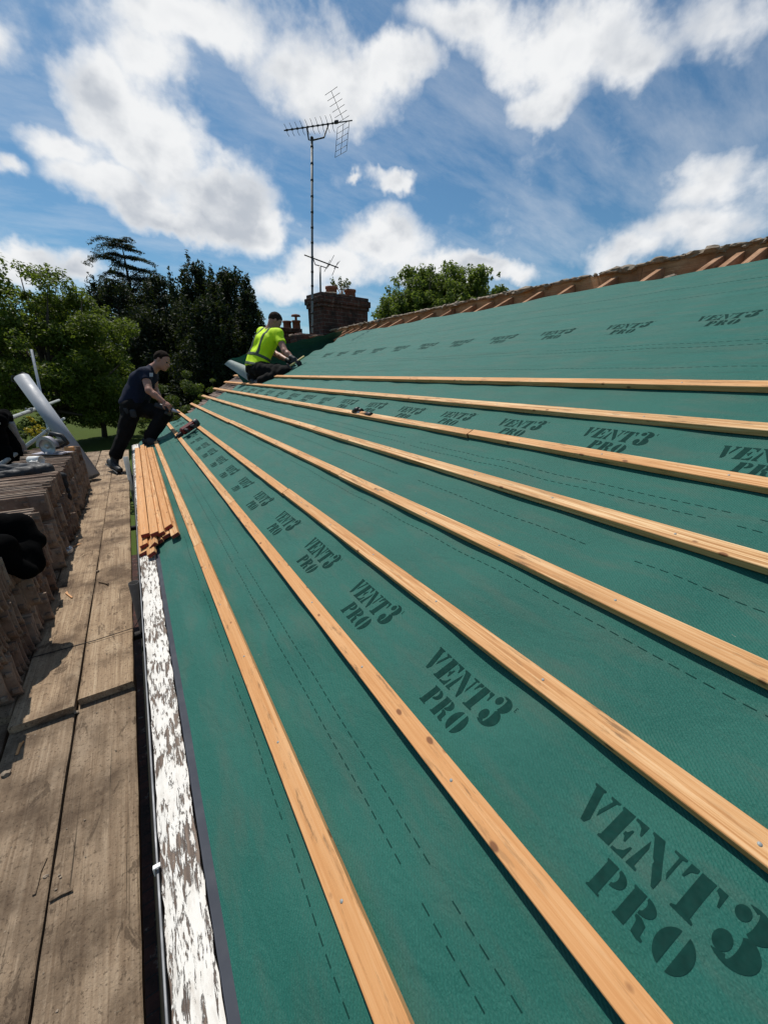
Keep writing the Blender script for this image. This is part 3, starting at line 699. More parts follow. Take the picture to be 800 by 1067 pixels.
# ------------------------------------------------------------------ scaffold: boards, tubes
BZ = -1.40
def plank(x0, x1, ya, yb, ztop, label, mat, tw=0.):
    m = MB(); nY = 40; W_ = x1-x0; L = yb-ya; rg = []
    for i in range(nY+1):
        y = -L/2+L*i/nY; e = [random.uniform(-.0015, .0015) for _ in range(4)]; z = .003*math.sin(y*1.3+x0*9)
        rg.append([m.bm.verts.new(p) for p in ((-W_/2+e[0], y, -.004+z), (-W_/2+.006+e[0], y, z), (0, y, -.001+z), (W_/2-.006+e[1], y, z), (W_/2+e[1], y, -.004+z), (W_/2+e[1], y, -.036+z), (-W_/2+e[0], y, -.036+z))])
    for a, b in zip(rg, rg[1:]):
        for k in range(7): m.bm.faces.new([a[k], a[(k+1) % 7], b[(k+1) % 7], b[k]])
    m.bm.faces.new(rg[0]); m.bm.faces.new(rg[-1][::-1])
    o = m.obj('scaffold_board', mat); o.location = ((x0+x1)/2, (ya+yb)/2, ztop); o.rotation_euler = (0, 0, tw)
    return tag(o, label, 'scaffold board', 'scaffold boards of the walkway')
plank(-.462, -.245, 1.90, 9.0, BZ, 'far scaffold board at the roof side, dark mud stains, lapped over the near board', M_board2, .0006)
plank(-.690, -.4665, 1.86, 9.15, BZ, 'far scaffold board in the middle, littered with wood splinters beside the tile stacks', M_board2, -.0004)
plank(-.920, -.698, 1.95, 9.1, BZ-.002, 'far scaffold board under the ends of the stacked tiles', M_board)
plank(-1.145, -.926, 1.98, 9.1, BZ-.001, 'far scaffold board hidden under the middle of the tile stacks', M_board)
plank(-1.370, -1.151, 1.9, 9.1, BZ-.002, 'outermost far scaffold board behind the tile stacks', M_board)
plank(-.468, -.243, -1.6, 2.02, BZ-.040, 'near scaffold board at the roof side, grey and worn, under the lapped board end', M_board, -.0005)
plank(-.698, -.4735, -1.6, 2.02, BZ-.040, 'near scaffold board in the middle, dirty and scattered with stone chips', M_board, .0005)
plank(-.930, -.712, -1.6, 2.02, BZ-.041, 'near scaffold board at the bottom left corner', M_board)
plank(-1.160, -.940, -1.6, 2.02, BZ-.040, 'near scaffold board outside the left edge walkway', M_board)
def tube(name, a, b, label, mat=None, r=.0242, group='scaffold tubes'):
    a, b = np.asarray(a, float), np.asarray(b, float); m = MB(); mid = a
    L = np.linalg.norm(b-a); m.lathe((0, 0, 0), b-a, [(r-.004, .0), (r, .0), (r, L), (r-.004, L), (r-.004, L-.25), (0.0005, L-.25)], 16); m.lathe((0, 0, 0), b-a, [(r-.004, .0), (r-.004, .2), (.0005, .2)], 16)
    o = m.obj(name, mat or M_galvd); o.location = tuple(mid)
    return tag(o, label, 'scaffold tube', group)
def coupler(p, label):
    m = MB(); m.lathe((0, 0, 0), (0, 1, 0), [(.026, -.028), (.036, -.028), (.036, .028), (.026, .028)], 14); m.box((.03, 0, .03), (.03, .05, .03), bev=.004); m.box((-.03, 0, .02), (.018, .018, .05), bev=.003)
    o = m.obj('scaffold_coupler', M_galvd); o.location = tuple(p); tag(o, label, 'coupler')
# guard rails on the outer side: sighted ends, both parallel with the eaves
ra, rb_ = np.array([-1.3, -1.5, -.49]), np.array([-1.3, 10.6, -.525])
tube('guard_rail', ra, rb_, 'upper pale scaffold guard rail passing behind the leaning grey pipe')
tube('guard_rail', (-1.3, -1.5, -.92), (-1.3, 10.6, -.893), 'lower pale scaffold guard rail just above the tile stacks')
coupler((-1.3, 8.3, -.905), 'small coupler on the lower guard rail left of the saw')
coupler((-1.3, 7.6, -.515), 'small coupler on the upper guard rail above the yellow bush')
a = P(33, 364, 8.3); b = P(43.5, 414, 8.6)
tube('scaffold_standard', b+(b-a)*3.2, a, 'thin upright tube leaning at the back beside the leaning grey pipe', M_galv)
for y, lb in ((-1.2, 'outer scaffold standard outside the left edge, nearest'), (3.0, 'outer scaffold standard outside the left edge, halfway')):
    tube('scaffold_standard', (-1.42, y, GZ+.01), (-1.42, y, .3), lb)
a = at_z(139.5, 607, -1.13); tube('scaffold_standard', (a[0], a[1], GZ+.01), a, 'black open-topped upright tube in the gap beside the white board', M_dark, .028)
a = P(131, 476, 5.3); tube('scaffold_standard', (a[0], a[1], GZ+.01), a, 'grey upright post in the gap below the standing man', M_galvd, .032)
for y, z, lb in ((.62, -1.50, 'dark cross tube under the near boards, crossing the gap to the wall'), (2.4, -1.47, 'dark cross tube under the lapped board ends'), (4.4, -1.47, 'dark cross tube under the far boards halfway'), (6.8, -1.47, 'dark cross tube under the far boards near the standing man')):
    tube('scaffold_transom', (-1.6, y, z), (.10, y, z), lb, M_dark)
tube('scaffold_ledger', (-.20, -1.5, -1.56), (-.20, 9, -1.56), 'long dark tube running under the inner board edge', M_dark)
a, b = np.array([-.21, .95, -1.62]), np.array([.05, .70, -1.75]); tube('scaffold_brace', a, b, 'short dark diagonal brace in the gap', M_dark, .02)
# cord across the lap
m = MB(); a = P(-6, 697, 1.9); pts = [at_z(x, y, BZ+.006+.004*math.sin(i*2.)) for i, (x, y) in enumerate([(-4, 696), (30, 686), (60, 678), (100, 667), (140, 654)])]+[np.array([-.16, 2.38, -1.30]), np.array([-.15, 2.45, -1.15])]
m.path(pts, .0022, 6); tag(m.obj('cord', M_cord), 'thin black cord stretched across the boards to the roof edge', 'cord')

# debris on the boards
for i, (x, y, dx, dy, L, lb) in enumerate(((78, 569, 12, -6, .1, 'pale wood splinter beside the plastic bottle'), (72, 620, -9, -7, .11, 'pale wood splinter on the middle far board'), (61, 633, 5, -9, .06, 'small pale wood chip near the tile stacks'),
        (66, 712, -12, -6, .08, 'curved wood splinter by the board end'), (108, 607, 14, 3, .1, 'dark flake of wood in the middle of the far boards'), (63, 932, 12, -7, .05, 'grey twig on the near boards'), (40, 915, 5, -20, .09, 'dark splinter lying along the near board gap'), (20, 780, 4, -12, .06, 'pale splinter on the near middle board'))):
    z = BZ if y < 705 else BZ-.040
    m = MB(); p = at_z(x, y, z+.006); q = at_z(x+dx, y+dy, z+.006); d = q-p; d = d/np.linalg.norm(d)
    sd = np.cross(d, [0, 0, 1]); m.box(p, (L, .009, .005), (d, sd, (0, 0, 1)), bev=.001); m.box(p+d*L*.3+sd*.004, (L*.6, .005, .004), (d*.98+sd*.2, sd, (0, 0, 1)))
    tag(m.obj('wood_splinter', M_orange if lb.startswith('pale') else M_board), lb, 'splinter')
for x, y, r, lb in ((32, 750, .009, 'pale stone chip on the near middle board'), (79, 723, .012, 'grey mortar lump in the board gap at the lap'), (80, 742, .008, 'small dark stone in the gap between near boards'), (7, 806, .013, 'dark stone at the left edge'), (48, 913, .006, 'grey stone chip on the near board gap'), (102, 595, .010, 'dark chip on the far boards')):
    m = MB(); p = at_z(x, y, (BZ if y < 705 else BZ-.040)+r*.6); m.lump(p, r, 2, .25, (1.2, 1, .7)); tag(m.obj('stone_chip', M_mortar), lb, 'stone chip')
m = MB()
for i in range(620):
    y = random.uniform(.6, 8.5) if random.random() < .5 else random.uniform(.6, 3.2); x = -.68+abs(random.gauss(0, .16)) if random.random() < .7 else random.uniform(-.68, -.25)
    if x > -.25 or abs(x+.466) < .006: continue
    z = BZ if y > 1.95 else (BZ-.040 if y < 1.85 else None)
    if z is None: continue
    r = random.choice([.001, .0012, .0015, .0015, .002, .003]); m.lump((x, y, z+r*.6), r, 1, .3, (1.3, 1, .7))
tag(m.obj('grit', M_mortar), 'fine mortar grit and dust scattered on the scaffold boards', 'grit', kind='stuff')

# ------------------------------------------------------------------ stacked roof tiles, on edge, two layers
def tile_mesh(H=.180, L=.42, th=.012):
    m = MB(); n = 16; pr = []
    for i in range(n+1):
        z = H*i/n; yo = .0045*math.cos(2*math.pi*z/.18)+(.010 if i in (0, 1) else 0)
        pr.append((yo, z))
    rows = []
    for x in (-L/2, L/2):
        fr = [m.bm.verts.new((x, y-th/2, z)) for y, z in pr]; bk_ = [m.bm.verts.new((x, y+th/2, z)) for y, z in pr]; rows.append((fr, bk_))
    (f0, b0), (f1, b1) = rows
    for i in range(n):
        for q in ((f0[i], f0[i+1], f1[i+1], f1[i]), (b0[i], b1[i], b1[i+1], b0[i+1])):
            m.bm.faces.new(q).smooth = True
        m.bm.faces.new((f0[i], b0[i], b0[i+1], f0[i+1])); m.bm.faces.new((f1[i], f1[i+1], b1[i+1], b1[i]))
    m.bm.faces.new((f0[n], b0[n], b1[n], f1[n])); m.bm.faces.new((f0[0], f1[0], b1[0], b0[0]))
    # fixing nibs near the upper edge on the end that faces out
    for zz in (.045, .135): m.box((L/2-.014, -.0115, zz), (.024, .012, .022), bev=.002)
    return m.mesh('roof_tile')
tms = [tile_mesh(), tile_mesh(.173, .415, .013), tile_mesh(.183, .425, .011)]
for m_ in tms: m_.materials.append(M_tile)
stacks = [(2.00, 3.36, -.68, 0., 'near stack under the black jacket'), (3.47, 4.42, -.672, .035, 'middle stack behind the black jacket'), (4.52, 6.14, -.685, -.005, 'far stack under the circular saw')]
first = True
pile = bmesh.new()
for ya, yb, xf, dz, lb in stacks:
    for lay, nm in enumerate(('bottom', 'middle', 'top')):
        y = ya+random.uniform(0, .03)
        while y < yb:
            o = link('roof_tile', random.choice(tms)); tlt = .05+.10*lay*(lb[0] == 'm')
            jx = random.gauss(0, .014)-(.05 if random.random() < .15 else 0); z = BZ+.002+lay*.184+(dz if lay == 2 else 0)
            o.location = (xf-.215+jx, y, z+random.uniform(0, .006)); o.rotation_euler = (random.gauss(.05, .05), random.gauss(0, .008), random.gauss(0, .03))
            if lb[0] == 'f' and lay < 2:                    # beyond the 300 that show largest: one mass
                mm_ = o.data.copy(); mm_.transform(Matrix.Translation(o.location) @ o.rotation_euler.to_matrix().to_4x4()); pile.from_mesh(mm_); bpy.data.objects.remove(o); bpy.data.meshes.remove(mm_)
            else: tag(o, 'clay roof tile on edge, %s layer of the %s' % (nm, lb), 'roof tile', 'roof tiles in the %s' % lb, 'thing')
            y += random.uniform(.0245, .0305)
pm = bpy.data.meshes.new('roof_tiles'); pile.to_mesh(pm); pile.free()
tag(link('roof_tiles', pm, M_tile), 'lower layers of clay tiles on edge in the far stack under the circular saw', 'roof tiles', kind='stuff')
STZ = BZ+.002+.184*2+.182

# ------------------------------------------------------------------ chimney, aerials, second chimney
cp = P(334, 303, 8.0)                                   # near top corner of the big stack
rot = R_(9); ex = np.array([math.cos(rot), math.sin(rot), 0]); ey = np.array([-math.sin(rot), math.cos(rot), 0]); ez = np.array([0, 0, 1.])
CW, CD = 1.34, .68; ztop = cp[2]
chim = tag(empty('chimney', (cp+ex*CW/2+ey*CD/2)*np.array([1, 1, 0])+np.array([0, 0, .2])), 'sooty red brick chimney with corbelled top and two stub pots beside the mast', 'chimney')
cc = cp+ex*CW/2+ey*CD/2
def stack_part(name, mat, w, d, z0, z1, off=(0, 0)):
    m = MB(); m.box((0, 0, 0), (w, d, z1-z0), bev=.006)
    o = link(name, m.mesh(name), mat, chim); o.matrix_parent_inverse = Matrix.Translation(-chim.location)
    q = cc+ex*off[0]+ey*off[1]; o.location = (q[0], q[1], (z0+z1)/2); o.rotation_euler = (0, 0, rot); return o
stack_part('stack', M_brickc, CW-.10, CD-.10, -.6, ztop-.27)
stack_part('corbel', M_brickc, CW-.05, CD-.05, ztop-.27, ztop-.195)
stack_part('corbel', M_brickc, CW, CD, ztop-.195, ztop-.075)
stack_part('corbel', M_brickc, CW-.07, CD-.07, ztop-.075, ztop-.003)
m = MB()
for i in range(70):
    m.lump(cc+ex*random.uniform(-.45, .45)+ey*random.uniform(-.2, .2)+ez*(ztop-cc[2]+random.uniform(-.02, .02)), random.uniform(.04, .09), 2, .2, (1.3, 1.2, .5))
part('flaunching', m.mesh('flaunching'), M_mortar, chim)
for ox in (-.17, .34):
    m = MB(); m.lathe(cc+ex*ox+ez*(ztop-cc[2]), (0, 0, 1), [(.125, 0), (.12, .13), (.135, .135), (.135, .18), (.10, .18), (.095, .05), (.001, .05)], 20); part('chimney_pot', m.mesh('chimney_pot'), M_pot, chim)
m = MB()
for i in range(26):
    a = random.uniform(.1, 1.0); q = cc-ex*(CW/2-.05)+ex*CW*a*.9-ey*(CD/2-.05)
    m.lump(q+ez*(ztop-cc[2]-1.02+random.uniform(-.06, .06)+.16*(a-.5)), random.uniform(.05, .10), 2, .3, (1.2, .6, .9))
part('mortar_fillet', m.mesh('mortar_fillet'), M_mortar, chim)
m = MB(); fx = cc-ex*.2-ey*(CD/2+.0)
m.box(fx+ez*(ztop-cc[2]-1.0), (.9, .16, .30), (ex, ey, ez), bev=.01); part('lead_flashing', m.mesh('lead_flashing'), M_lead, chim)
# weed growing between the pots
def leaves(name, C, N, size, mat, parent=None, up=.3, aspect=2.2, seed=1, droop=0., smooth=False, dirs=None):
    """one mesh of N leaf-sized rhombs; C = list of (centre, radii(3), weight)"""
    r = np.random.default_rng(seed); w = np.array([c[2] for c in C], float); w /= w.sum()
    k = r.choice(len(C), N, p=w); ctr = np.array([c[0] for c in C])[k]; rad = np.array([np.broadcast_to(c[1], 3) for c in C])[k]
    d = r.normal(size=(N, 3)); d /= np.linalg.norm(d, axis=1)[:, None]; q = r.uniform(0, 1, N)**(1/2.4)
    p = ctr+d*rad*q[:, None]
    nrm = d*.5+r.normal(size=(N, 3))*.6; nrm[:, 2] += up; nrm /= np.linalg.norm(nrm, axis=1)[:, None]
    tx = np.cross(nrm, r.normal(size=(N, 3))); tx /= np.linalg.norm(tx, axis=1)[:, None]+1e-9
    if droop: tx[:, 2] -= droop; tx /= np.linalg.norm(tx, axis=1)[:, None]
    ty = np.cross(nrm, tx); s = size*r.uniform(.55, 1.35, N)[:, None]
    V = np.stack([p-tx*s*.5, p+ty*s*.5/aspect+nrm*s*.08, p+tx*s*.5, p-ty*s*.5/aspect+nrm*s*.08], 1).reshape(-1, 3)
    me = np_mesh(name, V, np.arange(N*4).reshape(N, 4))
    return part(name, me, mat, parent) if parent is not None else link(name, me, mat)
L_weed = leafmat('weed_leaf', (.06, .09, .03), (.14, .17, .07), .3)
wq = cc+ex*.10+ez*(ztop-cc[2]+.02)
weed = tag(empty('weed', wq), 'small weed sprouting between the pots on the brick chimney', 'weed')
m = MB(); tips = []
for i in range(13):
    a = random.uniform(0, 6.28); l = random.uniform(.18, .34); tp = wq+np.array([math.cos(a)*.2, math.sin(a)*.15, l]); tips.append(tp); m.path([wq, (wq+tp)/2+np.array([0, 0, .04]), tp], [.006, .004, .002], 5)
m.obj('stem', M_wood, weed)
leaves('leaves', [(tp*(1-f)+wq*f, .05, 1) for tp in tips for f in (0, .3)], 260, .06, L_weed, weed, seed=3)

# tall mast with the big aerial
b = P(325.5, 347, 7.95); tr_ = ray(325, 144); tpm = tr_*((b@Fh)/(tr_@Fh)); mdir = (tpm-b)/np.linalg.norm(tpm-b)
aer = tag(empty('tv_aerial', b), 'tall aerial mast beside the chimney carrying a large comb aerial with two grid reflectors', 'aerial')
m = MB(); ML = np.linalg.norm(tpm-b); m.lathe(b, mdir, [(.022, 0), (.022, ML), (.001, ML+.004)], 10); m.obj('mast', M_pole, aer)
for i in range(13):
    m = MB(); m.lathe(b+mdir*ML*(i+.5)/13, mdir, [(.0225, -.018), (.027, -.018), (.027, .018), (.0225, .018)], 10); m.obj('cable_tie', M_black, aer)
def aerial_head(root, f0, r0, elem, nel, refl=True, sc=1.):
    """boom from the front point f0 to the rear point r0"""
    bx = r0-f0; L = np.linalg.norm(bx); bx /= L; side = np.cross(bx, [0, 0, 1.]); side /= np.linalg.norm(side); vz = np.cross(side, bx)
    vd = vz*.86+side*.5; vd /= np.linalg.norm(vd)                          # elements stand near vertical, leaning
    m = MB(); m.tube(f0, r0, .013*sc, seg=8); m.obj('boom', M_alu, root)
    for i in range(nel):
        q = f0+bx*L*(.04+.66*i/(nel-1)); e = elem*(.8+.35*i/(nel-1)); m = MB()
        m.path([q+vd*e*.5+bx*-.05*sc, q+vd*e*.25-bx*.015, q, q-vd*e*.25-bx*.0, q-vd*e*.5+bx*.035*sc], .0055*sc, 5)
        m.box(q, (.05*sc, .03*sc, .03*sc), (bx, side, vz)); m.obj('director', M_alu, root)
    m = MB(); q = f0+bx*L*.76; m.box(q+vz*.01, (.10*sc, .07*sc, .06*sc), (bx, side, vz), bev=.008); m.obj('junction_box', M_black, root)
    if refl:
        for sg in (1, -1):
            m = MB(); o0 = f0+bx*L*.86+vd*.03*sg; up_ = vd*sg*.80-bx*(.42 if sg > 0 else .20); up_ /= np.linalg.norm(up_); wv = np.cross(up_, bx); wv = side*.55+bx*.42; wv /= np.linalg.norm(wv)
            H, Wd = elem*1.95, elem*1.25
            for k in range(6): c0 = o0+up_*H*(k/5); m.tube(c0-wv*Wd*.5, c0+wv*Wd*.5, .005*sc, seg=5)
            for k in (-.5, 0, .5) if sg < 0 else (0, ): m.tube(o0+wv*Wd*k, o0+wv*Wd*k+up_*H, .006*sc, seg=5)
            m.obj('grid_reflector', M_alu, root)
dm = tpm@CF; f0, r0 = P(296, 136, dm-.25), P(367, 125.5, dm+.15)
aerial_head(aer, f0, r0, .21, 10, sc=.75)
m = MB(); k1, k2 = f0*.68+r0*.32, f0*.36+r0*.64; c0 = tpm
m.path([k1, k1*.7+c0*.3-ez*.13, c0-ez*.03, k2*.7+c0*.3-ez*.13, k2], .013, 7); m.lump(c0, .035, 1, .1); m.obj('cradle', M_alu, aer)
b2 = P(334, 305, 8.25); t2 = P(333.5, 277, 8.15)
aer2 = tag(empty('tv_aerial', b2), 'short second aerial standing on the chimney beside the tall mast', 'aerial')
m = MB(); m.tube(b2-(t2-b2)*.2, t2, .02, seg=8); m.obj('mast', M_pole, aer2)
f2, r2 = P(317, 265.5, 8.1), P(352.5, 279, 8.4)
bx = (r2-f2)/np.linalg.norm(r2-f2)
m = MB(); m.tube(f2, r2, .013, seg=7); q = P(333, 272, 8.25); m.path([q-bx*.14, q-bx*.1-ez*.10, t2, q+bx*.16-ez*.08, q+bx*.2], .010, 6); m.obj('boom', M_alu, aer2)
for x, y, h in ((345, 272, 12), (349, 280, 14), (341, 277, 12), (351, 276, 8)):
    m = MB(); m.tube(P(x-3, y+h*.5, 8.3), P(x+3, y-h*.5, 8.4), .006, seg=5); m.obj('element', M_alu, aer2)

c2 = P(303, 352, 9.6)
ch2 = tag(empty('chimney', c2), 'lower small brick chimney with two pots behind the kneeling man', 'chimney')
m = MB(); m.box(c2-ez*.3+ey*.2, (.50, .50, 1.0), (ex, ey, ez), bev=.01); m.box(c2+ez*.17+ey*.2, (.58, .58, .09), (ex, ey, ez), bev=.008); m.obj('stack', M_brickc, ch2)
for x, hh in ((299.5, .15), (309, .16)):
    q = P(x, 341, 9.7); q[2] = c2[2]+.21; m = MB(); m.lathe(q, (0, 0, 1), [(.10, 0), (.095, hh), (.11, hh), (.11, hh+.04), (.08, hh+.04), (.08, .1), (.001, .1)], 16)
    if x > 305: m.lathe(q+ez*(hh+.04), (0, 0, 1), [(.03, 0), (.03, .08), (.12, .09), (.10, .13), (.001, .15)], 14)
    m.obj('chimney_pot', M_pot, ch2)
# brick shoulder and broken ridge tiles at the foot of the big chimney
m = MB(); m.box(P(322, 358, 8.3), (.62, .5, .34), (ex, ey, ez), bev=.02); m.box(P(315, 353, 8.35), (.30, .3, .16), (ex*.9-ez*.3, ey, ez*.9+ex*.3), bev=.02)
part('brick_shoulder', m.mesh('brick_shoulder'), M_brickc, chim)
for x, y, d, r, a, lb in ((325, 350.5, 8.1, .085, .15, 'broken red ridge tile at the foot of the mast'), (308, 352, 8.3, .10, -.4, 'brown broken tile beside the small chimney')):
    m = MB(); m.box(P(x, y, d), (r*2.6, r*1.7, r*.45), (ex*math.cos(a)+ez*math.sin(a), ey, ez*math.cos(a)-ex*math.sin(a)), bev=.012)
    tag(m.obj('broken_tile', M_tile), lb, 'broken tile')

# ------------------------------------------------------------------ things on and by the stacks
def channel_board():
    a, b_ = P(98, 503, 0), None
    bot = np.array([-.655, 6.55, BZ+.004]); top = P(22, 394, 5.15)
    ax = top-bot; L = np.linalg.norm(ax); ax /= L
    wv = np.cross(ax, CF); wv /= np.linalg.norm(wv); nv = np.cross(wv, ax)
    r = .086; bot = bot+ez*.045; L -= .04
    m = MB(); m.lathe(bot, ax, [(r-.007, L-.5), (r-.007, 0), (r, 0), (r, L), (r-.007, L), (r-.007, L-.5), (.001, L-.5)], 40)
    o = m.obj('plastic_pipe', M_grey); tag(o, 'wide pale grey plastic pipe leaning on the guard rails beside the tile stacks', 'pipe')
    m = MB(); q = top+ax*.0
    m.path([q-wv*.1-nv*.0, q-wv*.06+ax*.05, q+wv*.02+ax*.04, q+wv*.08+ax*.075, q+wv*.12+ax*.03, q+wv*.09-ax*.03+nv*.05], .008, 6)
    tag(m.obj('strap', M_black), 'short black strap over the top of the leaning grey pipe', 'strap')
channel_board()
# circular saw
sq_ = P(51, 461, 0); sq_ = ray(51, 463); sw = sq_*(5.42/sq_[1]*1.0)
sw = np.array([-.86, 5.55, STZ+.012])
saw = tag(empty('circular_saw', sw), 'grey and black circular saw lying on top of the far tile stack', 'saw')
sx, sy = CR, np.array([CF[0], CF[1], 0])/np.linalg.norm(CF[:2])
m = MB(); m.box(sw+ez*.006, (.34, .17, .006), (sx, sy, ez), bev=.002); m.obj('base_plate', M_lilac, saw)
m = MB(); m.lathe(sw+ez*.085-sy*.05, sy, [(.088, 0), (.09, .002), (.02, .002), (.001, .002)], 36); m.lathe(sw+ez*.085-sy*.055, sy, [(.001, 0), (.022, 0), (.022, .006), (.02, .006)], 16); m.obj('blade', M_galv, saw)
m = MB(); n_ = 18; pr = [[], [], [], []]
for i in range(n_+1):
    a = math.pi*(-.02+1.04*i/n_); dv = sx*math.cos(a)+ez*math.sin(a)
    for j, (rr, yy) in enumerate(((.075, -.062), (.105, -.062), (.105, -.01), (.075, -.01))): pr[j].append(m.bm.verts.new(tuple(sw+ez*.087+dv*rr+sy*yy)))
for i in range(n_):
    for j in range(4): m.bm.faces.new([pr[j][i], pr[(j+1) % 4][i], pr[(j+1) % 4][i+1], pr[j][i+1]])
m.obj('blade_guard', M_lilac, saw)
m = MB(); m.lathe(sw+ez*.09-sy*.005, sy, [(.001, 0), (.055, 0), (.058, .10), (.045, .15), (.001, .155)], 20); m.obj('motor', M_black, saw)
m = MB(); m.path([sw+ez*.15-sx*.02+sy*.03, sw+ez*.215+sx*.02+sy*.03, sw+ez*.19+sx*.13+sy*.03, sw+ez*.11+sx*.17+sy*.03, sw+ez*.07+sx*.10+sy*.03], [.024, .022, .024, .022, .02], 10); m.obj('handle', M_black, saw)
m = MB(); m.box(sw+ez*.05+sx*.19+sy*.01, (.09, .05, .05), (sx, sy, ez), bev=.008); m.obj('battery', M_orange, saw)
# white mug lying on its side
q = np.array([-.93, 5.05, STZ+.035]); mug = tag(empty('mug', q), 'white cup lying on its side on the far tile stack', 'cup')
m = MB(); m.lathe(q-sx*.06, sx, [(.001, 0), (.038, 0), (.042, .12), (.038, .12), (.034, .01), (.001, .01)], 20); m.obj('body', M_white, mug)
m = MB(); m.path([q+sx*.05+sy*-.04, q+sx*.075-sy*.075, q+sx*.01-sy*.08, q-sx*.0-sy*.04], .006, 7); m.obj('handle', M_white, mug)
def cloth(name, prims, mat, label, cat, h=.010, wr=(.016, 16., 3), grow=0.):
    me = sdf_mesh(name, [(p, .05) for p in prims], h, wr=wr, grow=grow); return tag(link(name, me, mat), label, cat)
M_bag = plain('dark_grey_nylon', (.022, .024, .028), .6, 0, .4, 16, .5, .3)
T = np.array
cloth('nylon_bag', [cap(T([-1.1, 4.28, STZ+.035]), T([-.76, 4.42, STZ+.045]), .05, .06), cap(T([-1.15, 4.55, STZ+.05]), T([-.86, 4.45, STZ+.05]), .05, .065), cap(T([-.80, 4.44, STZ+.03]), T([-.665, 4.46, STZ-.03]), .03, .022), cap(T([-.665, 4.46, STZ-.04]), T([-.655, 4.44, STZ-.26]), .02, .012)], M_bag, 'crumpled dark grey nylon bag lying on the middle and far tile stacks', 'bag', .007, (.006, 26., 5, 1))  # crumpled nylon bag, not a sheet
jx = STZ+.01
cloth('jacket', [cap(T([-1.08, 2.62, jx+.03]), T([-.66, 2.70, jx+.06]), .09, .075), cap(T([-1.05, 2.45, jx+.03]), T([-.70, 2.50, jx+.02]), .10, .07), cap(T([-.68, 2.68, jx+.03]), T([-.585, 2.66, jx-.03]), .07, .045), cap(T([-.72, 2.5, jx+.0]), T([-.63, 2.50, jx-.13]), .06, .05), cap(T([-.62, 2.62, jx-.02]), T([-.62, 2.56, jx-.12]), .05, .05)],
      M_blackcloth, 'black jacket thrown over the edge of the near tile stack', 'jacket', .009, (.008, 17., 8, 1))
cloth('work_coat', [cap(T([-1.36, 6.55, -.50]), T([-1.30, 5.95, -.47]), .08), cap(T([-1.37, 6.0, -.50]), T([-1.37, 5.9, -.92]), .10, .11), cap(T([-1.36, 6.3, -.55]), T([-1.36, 6.25, -.98]), .09, .13)], M_blackcloth, 'black work coat hung over the upper guard rail at the left edge', 'coat', .010, (.012, 15., 2, 1))
cloth('grey_fleece', [cap(T([-1.28, 6.30, -.55]), T([-1.26, 6.42, -.98]), .035, .03), cap(T([-1.27, 6.22, -.56]), T([-1.265, 6.34, -.80]), .03, .03)], plain('light_grey_cloth', (.22, .22, .23), .9, 0, .2, 20, .3), 'light grey cloth hanging in front of the black coat on the rail', 'cloth', .009, (.012, 22., 4))
q = at_z(71, 573, BZ+.035); m = MB(); m.lump(q, .034, 3, .14, (1, 1.3, 1)); tag(m.obj('crushed_bottle', M_foil), 'crushed clear plastic bottle against the foot of the tile stack', 'bottle')

# ------------------------------------------------------------------ tools on the slope
def tool_frame(px, py, n): return on_roof(px, py, n)
q = RP(.50, 6.35, .055); ng = tag(empty('nail_gun', q), 'red and black nail gun resting across the battens by the standing man', 'nail gun')
a_ = on_roof(185, 452, .06); b_ = on_roof(206, 438, .07); v = b_-a_; Lt = np.linalg.norm(v); v /= Lt; sd = np.cross(v, NN); sd /= np.linalg.norm(sd); vn = np.cross(sd, v)
Lt = min(Lt, .40); c_ = (on_roof(196, 446, .07))
m = MB(); m.box(c_, (Lt*.62, .085, .10), (v, sd, vn), bev=.02); m.obj('body', M_redp, ng)
m = MB(); m.box(c_-v*Lt*.42-vn*.015, (Lt*.24, .05, .06), (v, sd, vn), bev=.012); m.lathe(c_-v*Lt*.52-vn*.015, -v, [(.018, 0), (.012, .05), (.001, .05)], 12); m.obj('nose', M_black, ng)
m = MB(); m.lathe(c_+v*Lt*.30, v, [(.05, 0), (.055, .03), (.05, .06), (.001, .065)], 18); m.obj('end_cap', M_black, ng)
m = MB(); m.path([c_+v*Lt*.1+sd*.03, c_+v*Lt*.12+sd*.12, c_+v*Lt*.1+sd*.17], [.026, .022, .028], 10); m.obj('handle', M_black, ng)
m = MB(); m.box(c_-v*Lt*.2+sd*.11, (.035, .16, .05), (v*.95+sd*.2, sd*.95-v*.2, vn), bev=.005); m.obj('magazine', M_black, ng)
q = on_roof(374, 430, .02); ht = tag(empty('hand_tool', q), 'small black tool with orange wooden handle on the upper VENT3 row', 'hand tool')
k = 3.2/FPX
def T2(x, y, n): return on_roof(x, y, n)
m = MB(); m.path([T2(367.5, 429, .03), T2(371, 427, .045), T2(374, 425.5, .05)], [.012, .02, .014], 8); m.path([T2(372, 427.5, .03), T2(377, 428, .035)], [.02, .018], 8); m.obj('head', M_black, ht)
m = MB(); m.path([T2(370, 429, .02), T2(376, 430.3, .022)], [.016, .016], 10); m.obj('shaft', M_lilac, ht)
m = MB(); m.path([T2(376, 430.4, .022), T2(382, 431.6, .022)], [.015, .018], 10); m.obj('handle', M_orange, ht)
m = MB(); m.path([T2(382, 431.8, .022), T2(387, 432.4, .024)], [.019, .019], 10); m.obj('grip', M_black, ht)

